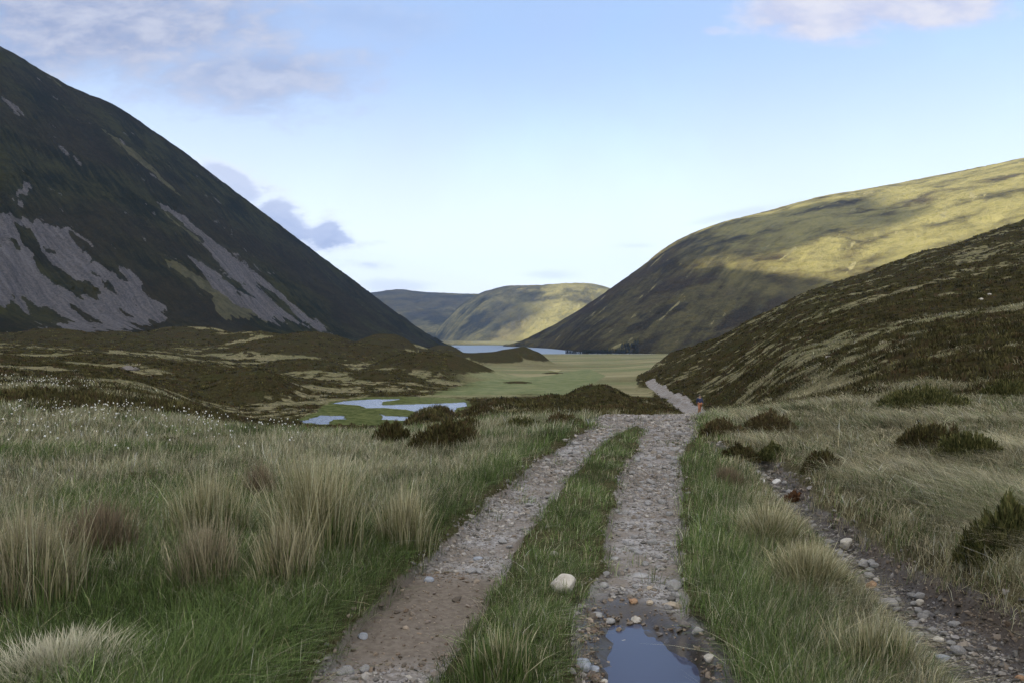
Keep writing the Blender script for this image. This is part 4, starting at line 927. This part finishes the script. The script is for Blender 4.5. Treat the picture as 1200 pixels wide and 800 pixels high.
grey_m = mx(blob(90, 20, 370, 125, 0, 1.0, .7, .5, .6), blob(270, 88, 230, 66, 0, .85, .9, .6, .9), blob(40, 60, 190, 80, 0, .85, .8, .5, .3), blob(290, 130, 60, 10, 0, .45, .8), blob(420, 20, 160, 40, 0, .25, .9))
cum_m = mx(blob(330, 262, 95, 44, math.radians(-38), .9, .75, .5, 1.0), blob(385, 275, 40, 36, 0, .9, .7, .5, 1.0), blob(270, 215, 60, 26, math.radians(-30), .8, .4, .5, .3), blob(436, 286, 30, 8, .1, .6, 1.0, .9, 1.6), blob(432, 310, 34, 7, -.1, .6, 1.0, .9, 1.6))
low_m = mx(blob(470, 335, 60, 10, 0, .5, .8), blob(860, 252, 90, 8, math.radians(12), .45, .9), blob(745, 288, 40, 6, 0, .35, .9), blob(650, 322, 50, 8, 0, .4, .8))
top_m = mx(blob(960, 15, 110, 48, 0, .95, .5, .6, .4), blob(1070, 0, 120, 44, 0, .95, .5, .6, .4), blob(840, 36, 20, 6, 0, .4, .7), blob(1000, 50, 60, 12, 0, .45, .8))
def sc(*rgb):                                     # a cloud's radiance from the colour it shows
    return tuple(((c / 255 + .055) / 1.055) ** 2.4 / SKYS / 2 ** EXPO for c in rgb)
shade = t.ramp(nB, .3, .7)
c1 = t.mix(shade, sc(158, 171, 204), sc(206, 211, 228))
c2 = t.mix(t.ramp(t.math('ADD', v, t.math('MULTIPLY', t.math('SUBTRACT', nB, .5), .14)), .08, .21), t.mix(shade, sc(140, 155, 196), sc(176, 188, 222)), sc(200, 208, 232))
nV = t.noise(d, 2.2, 6, .6)
veil = t.mix(t.math('MULTIPLY', t.ramp(nV, .1, .6), .72), skyc, sc(184, 206, 248))
veil = t.mix(t.math('MULTIPLY', t.ramp(sp.outputs[2], .38, .03), .95), veil, tuple(v * 1.38 for v in sc(240, 246, 255)))
# added bright cloud over the unseen sky (overhead and behind the camera), fills the shade
rest = t.math('MULTIPLY', t.math('SUBTRACT', 1.0, t.ramp(sp.outputs[1], -.25, .25)), t.ramp(nV, .34, .56))
rest = t.math('MAXIMUM', rest, t.math('MULTIPLY', t.ramp(sp.outputs[2], .62, .85), t.ramp(nV, .30, .55)))
veil = t.mix(t.math('MULTIPLY', t.math('MULTIPLY', rest, t.ramp(sp.outputs[2], -.02, .1)), .85), veil, tuple(v * 2.5 for v in sc(250, 243, 232)))
out = t.mix(t.math('MULTIPLY', grey_m, front), veil, c1)
out = t.mix(t.math('MULTIPLY', cum_m, front), out, t.mix(t.ramp(cum_m, .35, .94), sc(246, 248, 254), c2))
out = t.mix(t.math('MULTIPLY', low_m, front), out, sc(222, 228, 244))
out = t.mix(t.math('MULTIPLY', top_m, front), out, t.mix(shade, sc(205, 210, 235), sc(238, 236, 243)))
t.l.new(out, bg.inputs[0]); bg.inputs[1].default_value = SKYS

# ------------------------------------------------------------------ haze
HAZE = 1
if HAZE:
    m = bpy.data.materials.new('thin_air'); m.use_nodes = True; n = m.node_tree.nodes; n.remove(n['Principled BSDF'])
    pv = n.new('ShaderNodeVolumePrincipled'); pv.inputs['Color'].default_value = (.34, .55, 1.0, 1); pv.inputs['Density'].default_value = 6.5e-5; pv.inputs['Anisotropy'].default_value = .3
    m.node_tree.links.new(pv.outputs[0], n['Material Output'].inputs['Volume'])
    x0, x1, y0, y1, z0, z1 = -7400, 7400, -7400, 7400, -90, 700
    vv = np.array([(x, y, z) for z in (z0, z1) for y in (y0, y1) for x in (x0, x1)]); q = [0, 2, 3, 1, 4, 5, 7, 6, 0, 1, 5, 4, 2, 6, 7, 3, 0, 4, 6, 2, 1, 3, 7, 5]
    o = new_mesh('haze', vv, q, np.arange(6) * 4, m, smooth=False); tag(o, kind='stuff')

# ------------------------------------------------------------------ camera and colour
cam = bpy.data.cameras.new('camera'); cam.sensor_width = 36; cam.lens = 27; cam.shift_y = -8 / 1200; cam.clip_start = .1; cam.clip_end = 30000
co = bpy.data.objects.new('camera', cam); col.objects.link(co); co.location = (0, 0, CAMZ); co.rotation_euler = (math.pi / 2, 0, 0); scene.camera = co
vs = scene.view_settings; scene.display_settings.display_device = 'sRGB'; vs.view_transform = 'Standard'; vs.look = 'None'; vs.gamma = 1; vs.use_curve_mapping = False; vs.exposure = EXPO
cy = scene.cycles; cy.max_bounces = 5; cy.diffuse_bounces = 2; cy.glossy_bounces = 2; cy.transmission_bounces = 2; cy.volume_bounces = 0; cy.use_denoising = True; cy.adaptive_threshold = .02
